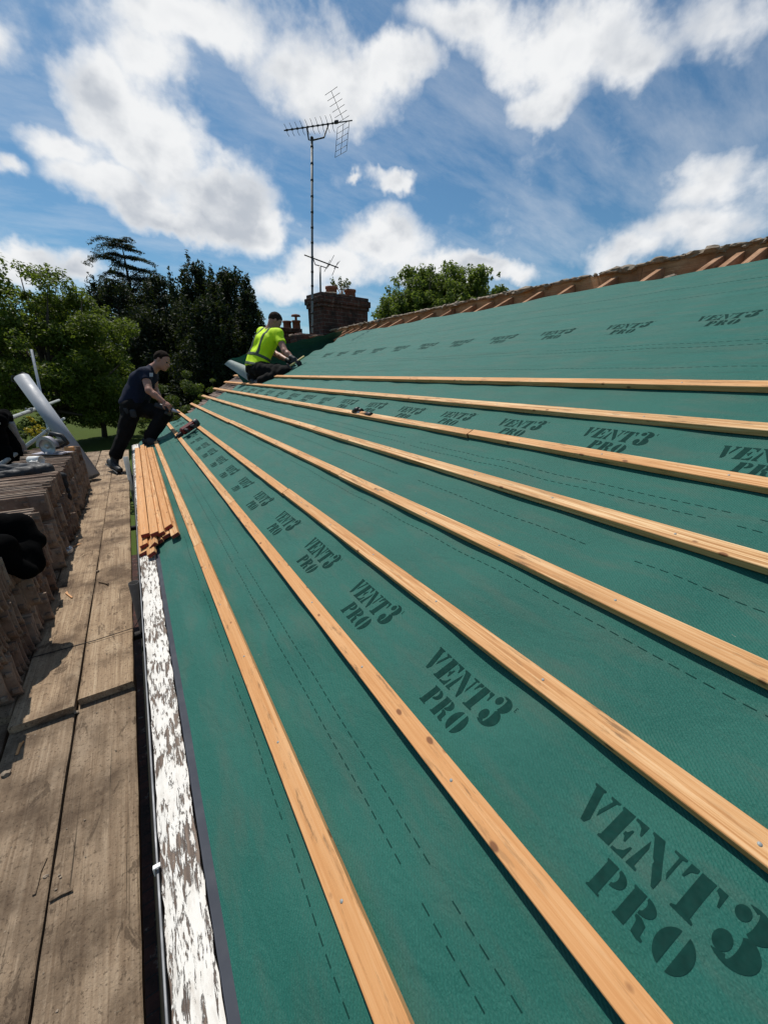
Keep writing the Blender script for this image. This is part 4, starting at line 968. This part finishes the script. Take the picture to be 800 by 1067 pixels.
# ------------------------------------------------------------------ people
def unit(v): v = np.asarray(v, float); return v/np.linalg.norm(v)
def head_prims(c, f, u, k=1.):
    """c centre of the head, f the way the face looks, u its up"""
    f = unit(f); u = unit(np.asarray(u)-f*(np.asarray(u)@f)); l = np.cross(u, f); A = (f, l, u)
    pr = [(ell(c+u*.028*k-f*.010*k, T([.100, .078, .100])*k, A), .0), (ell(c-u*.045*k+f*.026*k, T([.070, .060, .078])*k, A), .03), (cap(c-u*.092*k+f*.062*k, c-u*.098*k+f*.070*k, .022*k), .03),
          (cap(c-u*.002*k+f*.088*k, c-u*.036*k+f*.110*k, .009*k, .014*k), .010), (cap(c+u*.018*k+f*.082*k+l*.035*k, c+u*.018*k+f*.082*k-l*.035*k, .012*k), .012),
          (cap(c-u*.062*k+f*.090*k+l*.018*k, c-u*.062*k+f*.090*k-l*.018*k, .008*k), .008), (cap(c-u*.073*k+f*.089*k+l*.014*k, c-u*.073*k+f*.089*k-l*.014*k, .008*k), .008)]
    for s in (1, -1): pr += [(ell(c+l*s*.080*k-f*.012*k-u*.012*k, T([.020, .009, .032])*k, A), .008)]
    return pr, (f, l, u)
def hand_prims(w, d, palm_n, k=1., curl=.9, thumb=1):
    """wrist, pointing direction, palm normal"""
    d = unit(d); n = unit(np.asarray(palm_n)-d*(np.asarray(palm_n)@d)); s = np.cross(n, d)
    pr = [(ell(w+d*.050*k, T([.050, .040, .017])*k, (d, s, n)), .015)]
    for i, (off, L) in enumerate(((-.030, .062), (-.010, .078), (.011, .083), (.030, .074))):
        a = w+d*.088*k+s*off*k; p = a; ang = .25
        for j, seg in enumerate((.45, .32, .23)):
            ang += curl*(.55 if j else .35); q = p+(d*math.cos(ang)+n*math.sin(ang))*L*seg*k; pr.append((cap(p, q, (.0088-.0008*j)*k, (.0080-.0008*j)*k), .004)); p = q
    a = w+d*.025*k+s*.034*k*thumb; b = a+(d*.6+s*.65*thumb+n*.35)*.042*k; c = b+(d*.85+n*.5)*.034*k
    pr += [(cap(a, b, .012*k, .0100*k), .008), (cap(b, c, .0100*k, .008*k), .004)]
    return pr
def person(root, J, k, headf, headu, lat, mats, boots, glove=False):
    """J joints in world space; skin is one continuous body, clothes are shells round it"""
    lat = unit(lat); sk = []; hp, A = head_prims(J['head'], headf, headu, k)
    f, l, u = A
    torso = [(cap(J['pelvis']+lat*.07*k, J['waist']+lat*.065*k, .118*k, .112*k), .0), (cap(J['pelvis']-lat*.07*k, J['waist']-lat*.065*k, .118*k, .112*k), .05),
             (cap(J['waist']+lat*.06*k, J['chest']+lat*.085*k, .112*k, .122*k), .05), (cap(J['waist']-lat*.06*k, J['chest']-lat*.085*k, .112*k, .122*k), .05),
             (cap(J['shR'], J['shL'], .072*k), .07), (cap(J['chest'], J['neck'], .10*k, .062*k), .06)]
    arms = []
    for s in 'RL':
        arms += [(cap(J['sh'+s], J['el'+s], .058*k, .045*k), .04), (cap(J['el'+s], J['el'+s]*.6+J['wr'+s]*.4, .044*k, .043*k), .02), (cap(J['el'+s]*.6+J['wr'+s]*.4, J['wr'+s], .043*k, .028*k), .02)]
    legs = []
    for s in 'RL':
        legs += [(cap(J['hip'+s], J['kn'+s], .092*k, .062*k), .05), (cap(J['kn'+s], J['kn'+s]*.65+J['an'+s]*.35, .058*k, .058*k), .03), (cap(J['kn'+s]*.65+J['an'+s]*.35, J['an'+s], .058*k, .040*k), .03)]
    feet = [(cap(J['an'+s], J['he'+s]*.5+J['to'+s]*.5, .034*k, .034*k), .03) for s in 'RL']+[(cap(J['he'+s], J['to'+s], .032*k, .028*k), .03) for s in 'RL']
    hands = []
    for s in 'RL': hands += hand_prims(J['wr'+s], J['hd'+s], J['pn'+s], k*1.02, .85, 1 if s == 'R' else -1)
    neck = [(cap(J['neck'], J['head']-u*.05*k-f*.02*k, .062*k, .058*k), .04)]
    body = torso+arms+legs+feet+neck+[(hp[0][0], .03)]+hp[1:]+hands
    part('body', sdf_mesh('body', body, .0075), mats['skin'], root)
    # shirt: torso plus sleeves, ending above the elbow and at the hem
    hem_o, hem_n = J['hem']; so = []
    sl_c = []
    for s in 'RL':
        e = J['sh'+s]*(1-J['sleeve'])+J['el'+s]*J['sleeve']; so.append((cap(J['sh'+s], e, .070*k, .066*k), .04)); sl_c.append((e, unit(J['el'+s]-J['sh'+s])))
    shirt = [(cap(p[1], p[2], p[3]+.013*k, p[4]+.013*k) if p[0] == 'c' else p, s_) for p, s_ in torso[:4]]+[(cap(J['pelvis']+lat*.07*k, J['waist']+lat*.07*k, .142*k, .128*k), .04), (cap(J['pelvis']-lat*.07*k, J['waist']-lat*.07*k, .142*k, .128*k), .04)]+[(cap(J['shR'], J['shL'], .084*k), .07), (cap(J['chest'], J['neck'], .112*k, .07*k), .05)]+so
    neck_n = unit(J['head']-J['neck']); neck_o = J['neck']+neck_n*.045*k
    def clip(X):
        dn_ = (X-neck_o)@neck_n; rad_ = np.linalg.norm(np.cross(X-neck_o, neck_n), axis=-1)
        d = np.maximum((X-hem_o)@hem_n, np.where(rad_ < .098*k, dn_, -1.))
        for e, ax in sl_c:
            near = np.linalg.norm(X-e, axis=-1) < .16*k
            d = np.where(near & (np.abs(np.linalg.norm(np.cross(X-e, ax), axis=-1)) < .10*k), np.maximum(d, (X-e)@ax), d)
        return d
    sh = part('shirt', sdf_mesh('shirt', shirt, .0085, clip, (.0105*k, 21., 11)), mats['shirt'], root)
    if 'bands' in J:
        for o, n, wd, rg in J['bands']:
            def bclip(X): return np.maximum(np.maximum(clip(X), np.abs((X-o)@n)-wd), rg(X) if rg else -1e3)
            part('reflective_band', sdf_mesh('reflective_band', shirt, .0075, bclip, (.0105*k, 21., 11), grow=.0045), mats['band'], sh)
    tr = [(cap(J['pelvis']+lat*.07*k, J['hipR']*.5+J['pelvis']*.5+lat*.05*k, .128*k), 0.), (cap(J['pelvis']-lat*.07*k, J['hipL']*.5+J['pelvis']*.5-lat*.05*k, .128*k), .05), (cap(J['pelvis'], J['waist']*.5+J['pelvis']*.5, .125*k), .05)]
    for s in 'RL': tr += [(cap(J['hip'+s], J['kn'+s], .122*k, .094*k), .05), (cap(J['kn'+s], J['an'+s]*.95+J['kn'+s]*.05, .092*k, .078*k), .03), (ell((J['hip'+s]*.45+J['kn'+s]*.55)+lat*(.085 if s == J['near'] else -.085)*k, (.06*k, .06*k, .07*k)), .03)]
    part('trousers', sdf_mesh('trousers', tr, .0085, None, (.014*k, 26., 21)), mats['trousers'], root)
    for s in 'RL':
        h_, t_, a_ = J['he'+s], J['to'+s], J['an'+s]; upv = unit(a_-(h_*.7+t_*.3))
        bt = [(cap(h_+upv*.012, t_+upv*.004, .046*k, .038*k), 0.), (cap(a_, h_*.6+t_*.4, .052*k, .048*k), .04), (cap(a_+upv*.05*k, a_, .055*k, .052*k), .03)]
        b = part('boot', sdf_mesh('boot', bt, .008), boots, root)
        dd = unit(t_-h_); sd = np.cross(upv, dd); m = MB(); m.box((h_+t_)/2-upv*.040*k, (np.linalg.norm(t_-h_)+.08*k, .082*k, .018*k), (dd, sd, np.cross(dd, sd)), bev=.006); part('sole', m.mesh('sole'), M_black, b)
    hc = J['head']
    hair = [(ell(hc+u*.034*k-f*.014*k, T([.106, .085, .103])*k, A), 0.)]
    def hclip(X):
        q = X-hc; ff = q@f; uu = q@u
        return np.maximum(-(uu-(.0+ff*1.0-.008)*1.0*np.where(ff > 0, 1., .35)-.02*k*(ff > .03)), -(uu+.055*k))
    part('hair', sdf_mesh('hair', hair, .0075, hclip, (.003, 60., 5)), mats['hair'], root)
    for s in (1, -1):
        m = MB(); g_ = hc+f*.083*k+l*s*.032*k-u*.002*k; m.lump(g_, .011*k, 2, 0.); part('eye', m.mesh('eye'), M_eye, root)
    if glove:
        for s in 'RL':
            gl_ = [(p if p[0] == 'e' else p, kk) for p, kk in hand_prims(J['wr'+s], J['hd'+s], J['pn'+s], k*1.02, .85, 1 if s == 'R' else -1)]+[(cap(J['wr'+s]-unit(J['hd'+s])*.04*k, J['wr'+s]+unit(J['hd'+s])*.02*k, .036*k), .01)]
            part('glove', sdf_mesh('glove', gl_, .006, grow=.005), M_boot, root)

# standing man: one boot on the boards, the other on the eaves, leaning over the slope
k = 1.08
J = dict(pelvis=P(140, 421, 5.90), waist=P(143, 411, 5.89), chest=P(150.5, 396, 5.88), neck=P(159, 385, 5.87), head=P(169, 376, 5.86),
         shR=P(151, 389.5, 5.70), shL=P(158, 388, 6.06), elR=P(155.5, 407, 5.62), elL=P(162, 407, 6.02), wrR=P(170.5, 418.5, 5.66), wrL=P(168, 419.5, 5.92),
         hipR=P(138, 425, 5.81), hipL=P(142.5, 425, 5.99), knR=P(131, 450, 5.80), knL=P(172, 432, 5.90), anR=P(120.5, 475, 5.80), anL=P(156, 455.5, 5.85),
         heR=P(115, 482, 5.86), toR=P(125, 490, 5.70), heL=P(152, 460.5, 5.86), toL=P(168.5, 462.5, 5.80), sleeve=.42, near='L')
J['hdR'] = P(177, 423.5, 5.68)-J['wrR']; J['pnR'] = -CU*.6+CF*.6-CR*.3; J['hdL'] = P(176, 424, 5.84)-J['wrL']; J['pnL'] = -CF*.7-CU*.4
J['hem'] = (P(138, 425.5, 5.9), unit(P(137, 431, 5.9)-P(141, 418, 5.9)))
root = tag(empty('person', (at_z(120, 492, BZ)+np.array([0, 0, 0]))), 'man in navy t-shirt and black work trousers stepping from the boards onto the eaves', 'person')
person(root, J, k, CR*.93-CU*.34+CF*.12, CU*.93+CR*.3, -CF+UZ*(CF[2]), dict(skin=M_skin, shirt=M_navy, trousers=M_trouser, hair=M_hair), M_boot)
m = MB(); n_ = unit(P(139, 421, 5.9)-P(144, 409, 5.9)); m.lathe(P(139.5, 422.5, 5.9), n_, [(.158, -.022), (.164, -.022), (.164, .022), (.158, .022)], 24)
part('belt', m.mesh('belt'), M_boot, root)
for x, y, d, sz in ((133, 428, 5.72, (.07, .10, .11)), (131, 423, 5.86, (.09, .07, .10)), (139, 431, 5.70, (.09, .05, .12))):
    m = MB(); m.box(P(x, y, d), sz, (CR, np.cross(UZ, CR), UZ), bev=.02); part('tool_pouch', m.mesh('tool_pouch'), M_bag, root)
m = MB(); m.box(P(157.8, 390.6, 5.615), (.05, .004, .055), (CR, CF, CU), bev=.001)
part('sleeve_badge', m.mesh('sleeve_badge'), plain('pale_badge', (.35, .36, .38), .8), root)
# tool in his hands
q = P(171, 424.5, 5.72); dn2 = tag(empty('nail_gun', q), 'dark grey tool held in both hands by the man in the navy t-shirt', 'nail gun')
v = unit(P(184, 429, 5.76)-P(161, 421.5, 5.74)); sd = unit(np.cross(v, CF)); m = MB(); m.box(q, (.26, .07, .075), (v, sd, np.cross(v, sd)), bev=.015); m.obj('body', M_bag, dn2)
m = MB(); m.lathe(q+v*.13, v, [(.028, 0), (.022, .06), (.012, .07), (.012, .11), (.001, .11)], 12); m.obj('nose', M_lilac, dn2)
m = MB(); m.box(q+v*.06-CU*.07, (.05, .05, .11), (v, sd, np.cross(v, sd)), bev=.01); m.obj('magazine', M_black, dn2)

# kneeling man in the hi-vis top
k = 1.12
J = dict(pelvis=P(268, 383, 6.72), waist=P(270, 372, 6.72), chest=P(277, 356, 6.68), neck=P(281.5, 344.5, 6.64), head=P(286.5, 335, 6.60),
         shR=P(289.5, 348, 6.52), shL=P(273, 347, 6.84), elR=P(296.5, 366, 6.42), elL=P(286, 368, 6.95), wrR=P(305.5, 374, 6.36), wrL=P(301, 376, 6.72),
         hipR=P(272, 386, 6.62), hipL=P(265, 385, 6.84), anR=P(272, 398, 6.50), anL=P(262, 394, 6.84), sleeve=.55, near='L')
kr = on_roof(299, 392.5, .10); kl = on_roof(292, 391, .10)
J['knR'] = P(299, 388, 6.42); J['knL'] = P(289, 386, 6.70)
J['heR'] = P(267.5, 399, 6.60); J['toR'] = P(275, 403, 6.42); J['heL'] = P(261, 393.5, 6.90); J['toL'] = P(266, 399.5, 6.74)
J['hdR'] = P(311, 377.5, 6.34)-J['wrR']; J['pnR'] = -CU*.5+CF*.7; J['hdL'] = P(306, 379, 6.64)-J['wrL']; J['pnL'] = -CF*.6-CU*.5
J['hem'] = (P(267, 384, 6.7), unit(P(266, 388, 6.7)-P(270, 374, 6.7)))
ba = unit(J['chest']-J['pelvis']); latk = unit(J['shR']-J['shL'])
back = unit(np.cross(latk, ba));
if back@CF > 0: back = -back
J['bands'] = [(J['pelvis']*.62+J['chest']*.38, ba, .026, None), (J['pelvis']*.98+J['chest']*.02, ba, .026, None),
              (J['chest']+latk*.11, latk, .026, lambda X, o=(J['pelvis']*.62+J['chest']*.38), b=ba: -((X-o)@b)), (J['chest']-latk*.12, latk, .026, lambda X, o=(J['pelvis']*.62+J['chest']*.38), b=ba: -((X-o)@b))]
root = tag(empty('person', on_roof(270, 400)), 'man in hi-vis yellow top kneeling on the green felt, hammer in gloved hand', 'person')
person(root, J, k, CR*.62+CF*.45-CU*.45, CU*.9+CR*.35, latk, dict(skin=M_skin, shirt=M_hivis, trousers=M_trouser, hair=M_hair2, band=M_refl), M_boot, glove=True)
q0, q1 = P(308, 377.5, 6.33), P(317, 371.5, 6.38)
hm = tag(empty('hammer', (q0+q1)/2), 'hammer with a pale yellow handle in the kneeling man\'s gloved hand', 'hammer')
v = unit(q1-q0); m = MB(); m.path([q0-v*.12, q0, q1], [.014, .015, .018], 10); m.obj('handle', plain('pale_yellow_handle', (.62, .50, .20), .6), hm)
m = MB(); hv = unit(np.cross(v, CF)); m.box(q0-v*.13, (.03, .12, .03), (v, hv, np.cross(v, hv)), bev=.006); m.obj('head', M_black, hm)

# ------------------------------------------------------------------ trees and shrubs
L_mid = leafmat('mid_green_leaf', (.045, .075, .010), (.15, .195, .026), .5, .55)
L_lime = leafmat('light_green_leaf', (.065, .11, .016), (.18, .235, .05), .52, .55)
L_dark = leafmat('dark_conifer_needle', (.006, .012, .005), (.018, .030, .010), .12, .75)
L_cedar = leafmat('cedar_needle', (.007, .014, .008), (.018, .030, .014), .1, .8)
L_shrub = leafmat('shrub_leaf', (.028, .050, .008), (.090, .125, .024), .35, .6)
L_yel = leafmat('yellow_leaf', (.42, .30, .015), (.70, .52, .05), .4)
M_bark = plain('bark', (.055, .042, .030), .95, 0, .45, 10, .8)
def limbs(base, tips, r0, fork=.4, seed=0):
    r = np.random.default_rng(seed); m = MB(); base = np.asarray(base, float); top = np.mean(tips, 0); fk = base*(1-fork)+np.array([top[0]*.3+base[0]*.7, top[1]*.3+base[1]*.7, top[2]])*fork
    m.path([base-ez*.1, base*.5+fk*.5+r.normal(size=3)*.08, fk], [r0*1.25, r0*.95, r0*.8], 10)
    for tp in tips:
        mid = fk*.5+np.asarray(tp)*.5+r.normal(size=3)*.25; m.path([fk, mid, tp], [r0*.5, r0*.28, r0*.06], 6)
    return m
def broadleaf(px, pytop, pybot, rpx, D, label, mat, nleaf, lsz, seed, name='broadleaf_tree', ncl=60, group=None, sq=.9):
    r = np.random.default_rng(seed); c = P(px, (pytop+pybot)/2, D); rx_ = rpx/FPX*D; rz_ = (pybot-pytop)/2/FPX*D
    base = np.array([c[0], c[1], GZ]); C = []; tips = []
    for i in range(ncl):
        d = r.normal(size=3); d /= np.linalg.norm(d); q = r.uniform(.35, 1.)**.6
        p = c+d*np.array([rx_, rx_*sq, rz_])*q*(.86+.2*r.normal()*.6)
        if p[2] < GZ+.3: continue
        s = r.uniform(.10, .24)*rx_; C.append((p, np.array([s, s, s*.62]), s*s))
        if i % 4 == 0: tips.append(p)
    for i in range(ncl//2):                              # sparse outer sprigs
        d = r.normal(size=3); d[2] = abs(d[2])*1.1; d /= np.linalg.norm(d); p = c+d*np.array([rx_, rx_*sq, rz_])*r.uniform(.90, 1.05); s = r.uniform(.05, .11)*rx_
        C.append((p, np.array([s, s, s*1.3]), s*s*.9)); tips.append(p) if i % 5 == 0 else None
    rt = tag(empty(name, base), label, 'tree', group)
    limbs(base, tips, max(.10, rx_*.055), .4, seed).obj('trunk', M_bark, rt)
    leaves('crown', C, nleaf, lsz, mat, rt, seed=seed, up=.6)
    return rt
def conifer(px, pytop, D, rpx, label, seed, mat=L_dark, nleaf=16000, lsz=.3, group=None, zb=GZ):
    """dense dark evergreen: upward pointing clumps over a tapering body"""
    r = np.random.default_rng(seed); tp = P(px, pytop, D); base = np.array([tp[0], tp[1], zb]); H = tp[2]-zb; R0 = rpx/FPX*D; C = []
    for i in range(190):
        h = r.uniform(.04, .97)**.85; rr = R0*(1-h)**.45*r.uniform(.25, 1.02); a = r.uniform(0, 6.283)
        s = R0*r.uniform(.14, .27)*(1.15-h*.6); C.append((base+np.array([math.cos(a)*rr, math.sin(a)*rr, h*H]), np.array([s*.8, s*.8, s*1.35]), s*s))
    for i in range(26):
        h = r.uniform(.35, 1.0); rr = R0*(1-h)**.45*1.02+.05; a = r.uniform(0, 6.283); s = R0*r.uniform(.03, .07)
        C.append((base+np.array([math.cos(a)*rr, math.sin(a)*rr, h*H+s*2]), np.array([s, s, s*4]), s*s*3))
    C.append((tp-ez*.4, np.array([R0*.05, R0*.05, R0*.16]), R0*R0*.01))
    rt = tag(empty('evergreen_tree', base), label, 'tree', group)
    m = MB(); m.path([base-ez*.1, base+ez*H*.5, tp-ez*H*.05], [R0*.09, R0*.06, .02], 8); m.obj('trunk', M_bark, rt)
    leaves('crown', C, nleaf, lsz, mat, rt, seed=seed, aspect=2.6, up=.1)
    return rt
def cedar(px, pytop, D, label, seed, tiers, zb=GZ):
    """layered cedar: flat drooping boughs; tiers = (height fraction in pixels below top, reach left px, reach right px)"""
    r = np.random.default_rng(seed); tp = P(px, pytop, D); base = np.array([tp[0], tp[1], zb]); C = []; m = MB(); u = D/FPX
    m.path([base-ez*.1, base*.4+tp*.6, tp], [.42, .25, .03], 9)
    for dy, l_, r_ in tiers:
        z = tp[2]-dy*u
        for rep in range(6):
            a = [math.pi, 0, 2.5, .6, 3.8, 5.6, 1.6][rep]+r.normal()*.18
            reach = (l_ if math.cos(a) < 0 else r_)*u*(.55+.45*abs(math.cos(a)))*r.uniform(.82, 1.05)
            d = CR*math.cos(a)+np.array([Fh[0], Fh[1], 0])*math.sin(a); rise = r.uniform(-.02, .42)
            pts = [np.array([tp[0], tp[1], z])+d*reach*f+ez*(reach*rise*math.sin(f*2.4)-reach*.16*f*f) for f in (0, .35, .7, 1.)]
            m.path(pts, [.07, .05, .03, .01], 5)
            for f in np.linspace(.2, 1.05, 9):
                q = np.array([tp[0], tp[1], z])+d*reach*f+ez*(reach*rise*math.sin(f*2.4)-reach*.16*f*f); s = reach*.15*(1.25-f*.6)+.16
                for w in (-1, 1): C.append((q+np.cross(d, ez)*w*s*.8*(1-.4*f)-ez*.08, np.array([s, s, s*.26]), s*s))
    C.append((tp-ez*.3, np.array([.22, .22, .5]), .25))
    rt = tag(empty('cedar_tree', base), label, 'tree'); m.obj('trunk', M_bark, rt); leaves('crown', C, 30000, .26, L_cedar, rt, seed=seed, aspect=3., up=1.2)
def shrub(px, py, D, w, h, label, mat, n, lsz, seed, base_z=None, name='shrub', cat='shrub', group=None):
    r = np.random.default_rng(seed); c = P(px, py, D); zb = GZ if base_z is None else base_z; base = np.array([c[0], c[1], zb]); C = []; tips = []; ht = max(.5, c[2]+h/FPX*D-zb)
    W2 = w/FPX*D
    for i in range(34):
        a = r.uniform(0, 6.283); q = r.uniform(0, 1)**.5; hh = r.uniform(.12, 1)*math.sqrt(max(.05, 1-q*q*.75)); s = W2*r.uniform(.12, .26)
        p = base+np.array([math.cos(a)*q*W2, math.sin(a)*q*W2, hh*ht*.93]); C.append((p, np.array([s, s, s*.7]), s*s)); tips.append(p) if i % 3 == 0 else None
    rt = tag(empty(name, base), label, cat, group); mm = MB()
    for tp in tips: mm.path([base, base*.5+tp*.5+r.normal(size=3)*.06*W2, tp], [.035*W2+.008, .02*W2+.005, .004], 5)
    mm.obj('stem', M_bark, rt); leaves('foliage', C, n, lsz, mat, rt, seed=seed)
broadleaf(45, 292, 472, 84, 23, 'tall mid green broadleaf tree at the left edge, its lower boughs over the drive', L_mid, 62000, .21, 11, ncl=150)
broadleaf(-45, 285, 455, 70, 30, 'broadleaf tree cut by the left edge, behind the tall green tree', L_mid, 26000, .27, 12, ncl=90)
broadleaf(94, 322, 462, 42, 27, 'smaller green tree beside the tall broadleaf tree, in front of the dark cedar', L_mid, 24000, .21, 13, ncl=80)
cedar(126, 249, 46, 'cedar with flat drooping tiers standing above the dark evergreens', 21, [(2, 8, 12), (8, 36, 20), (17, 24, 28), (26, 38, 26), (36, 28, 40), (47, 40, 44), (58, 44, 48), (72, 48, 52), (88, 48, 54)])
conifer(118, 296, 43, 56, 'broad dark evergreen under the cedar top', 31, nleaf=24000, lsz=.42)
conifer(166, 290, 44, 46, 'dark evergreen between the cedar and the pointed evergreen', 32, nleaf=24000, lsz=.42)
conifer(202, 276, 38, 48, 'dark evergreen with the tallest point, above the standing man', 33, nleaf=30000, lsz=.36)
conifer(237, 284, 37, 50, 'rounded dark evergreen left of the kneeling man', 34, nleaf=34000, lsz=.36)
conifer(257, 304, 34, 32, 'small dark evergreen just left of the kneeling man\'s head', 35, nleaf=20000)
conifer(150, 325, 39, 60, 'low dark evergreen behind the standing man', 36, nleaf=24000, lsz=.4)
conifer(216, 312, 33, 56, 'low dark evergreen above the tiled wing roof', 37, nleaf=24000, lsz=.36)
conifer(60, 320, 50, 60, 'dark evergreen seen through gaps behind the broadleaf trees', 38, lsz=.45)
conifer(-20, 330, 55, 70, 'dark evergreen at the far left behind the road', 39, lsz=.5)
broadleaf(440, 290, 390, 50, 26, 'round green tree behind the ridge, left half', L_lime, 48000, .22, 41, ncl=210)
broadleaf(466, 284, 390, 46, 28, 'round green tree behind the ridge, between its two neighbours', L_lime, 42000, .22, 43, ncl=200)
broadleaf(493, 289, 390, 42, 27, 'round green tree behind the ridge, right half', L_lime, 38000, .22, 42, ncl=180)
shrub(195, 425, 26, 34, 44, 'big arching green shrub behind the standing man\'s head', L_shrub, 9000, .13, 51)
shrub(222, 428, 24, 22, 38, 'dark green shrub at the edge of the tiled wing roof', L_mid, 5000, .12, 52)
shrub(165, 432, 27, 22, 24, 'low green shrub right behind the standing man\'s tool', L_shrub, 4000, .13, 53)
shrub(98, 480, 15, 22, 22, 'leafy green shrub beyond the end of the boards', L_shrub, 4500, .085, 54)
shrub(122, 492, 13, 16, 22, 'leafy green shrub behind the standing man\'s rear boot', L_shrub, 3000, .08, 55)
shrub(70, 478, 16, 20, 20, 'dark green shrub behind the leaning grey pipe', L_mid, 3500, .09, 56)
shrub(36, 462, 14.5, 15, 24, 'green shrub under the yellow flowers', L_shrub, 3500, .08, 57)
shrub(36, 443, 14.3, 8.5, 14, 'bright yellow leaved shrub between the two guard rails', L_yel, 900, .075, 58, base_z=P(36, 462, 14.3)[2], name='yellow_shrub')
shrub(14, 432, 17, 16, 18, 'light green shrub below the road at the left edge', L_lime, 3500, .09, 59)
shrub(150, 505, 11, 14, 22, 'dark shrub below the far end of the boards', L_mid, 2500, .07, 60)
# dark hedge far behind everything, closing the gaps under the trees
for i, (x, w) in enumerate(((-60, 60), (40, 60), (130, 60), (215, 55), (285, 40))):
    shrub(x, 420, 58, w, 52, ['far dark hedge bush behind the road', 'far dark hedge bush behind the tall broadleaf tree', 'far dark hedge bush behind the standing man', 'far dark hedge bush behind the evergreens', 'far dark hedge bush behind the kneeling man'][i], L_dark, 5000, .5, 70+i, name='hedge_bush', cat='hedge')
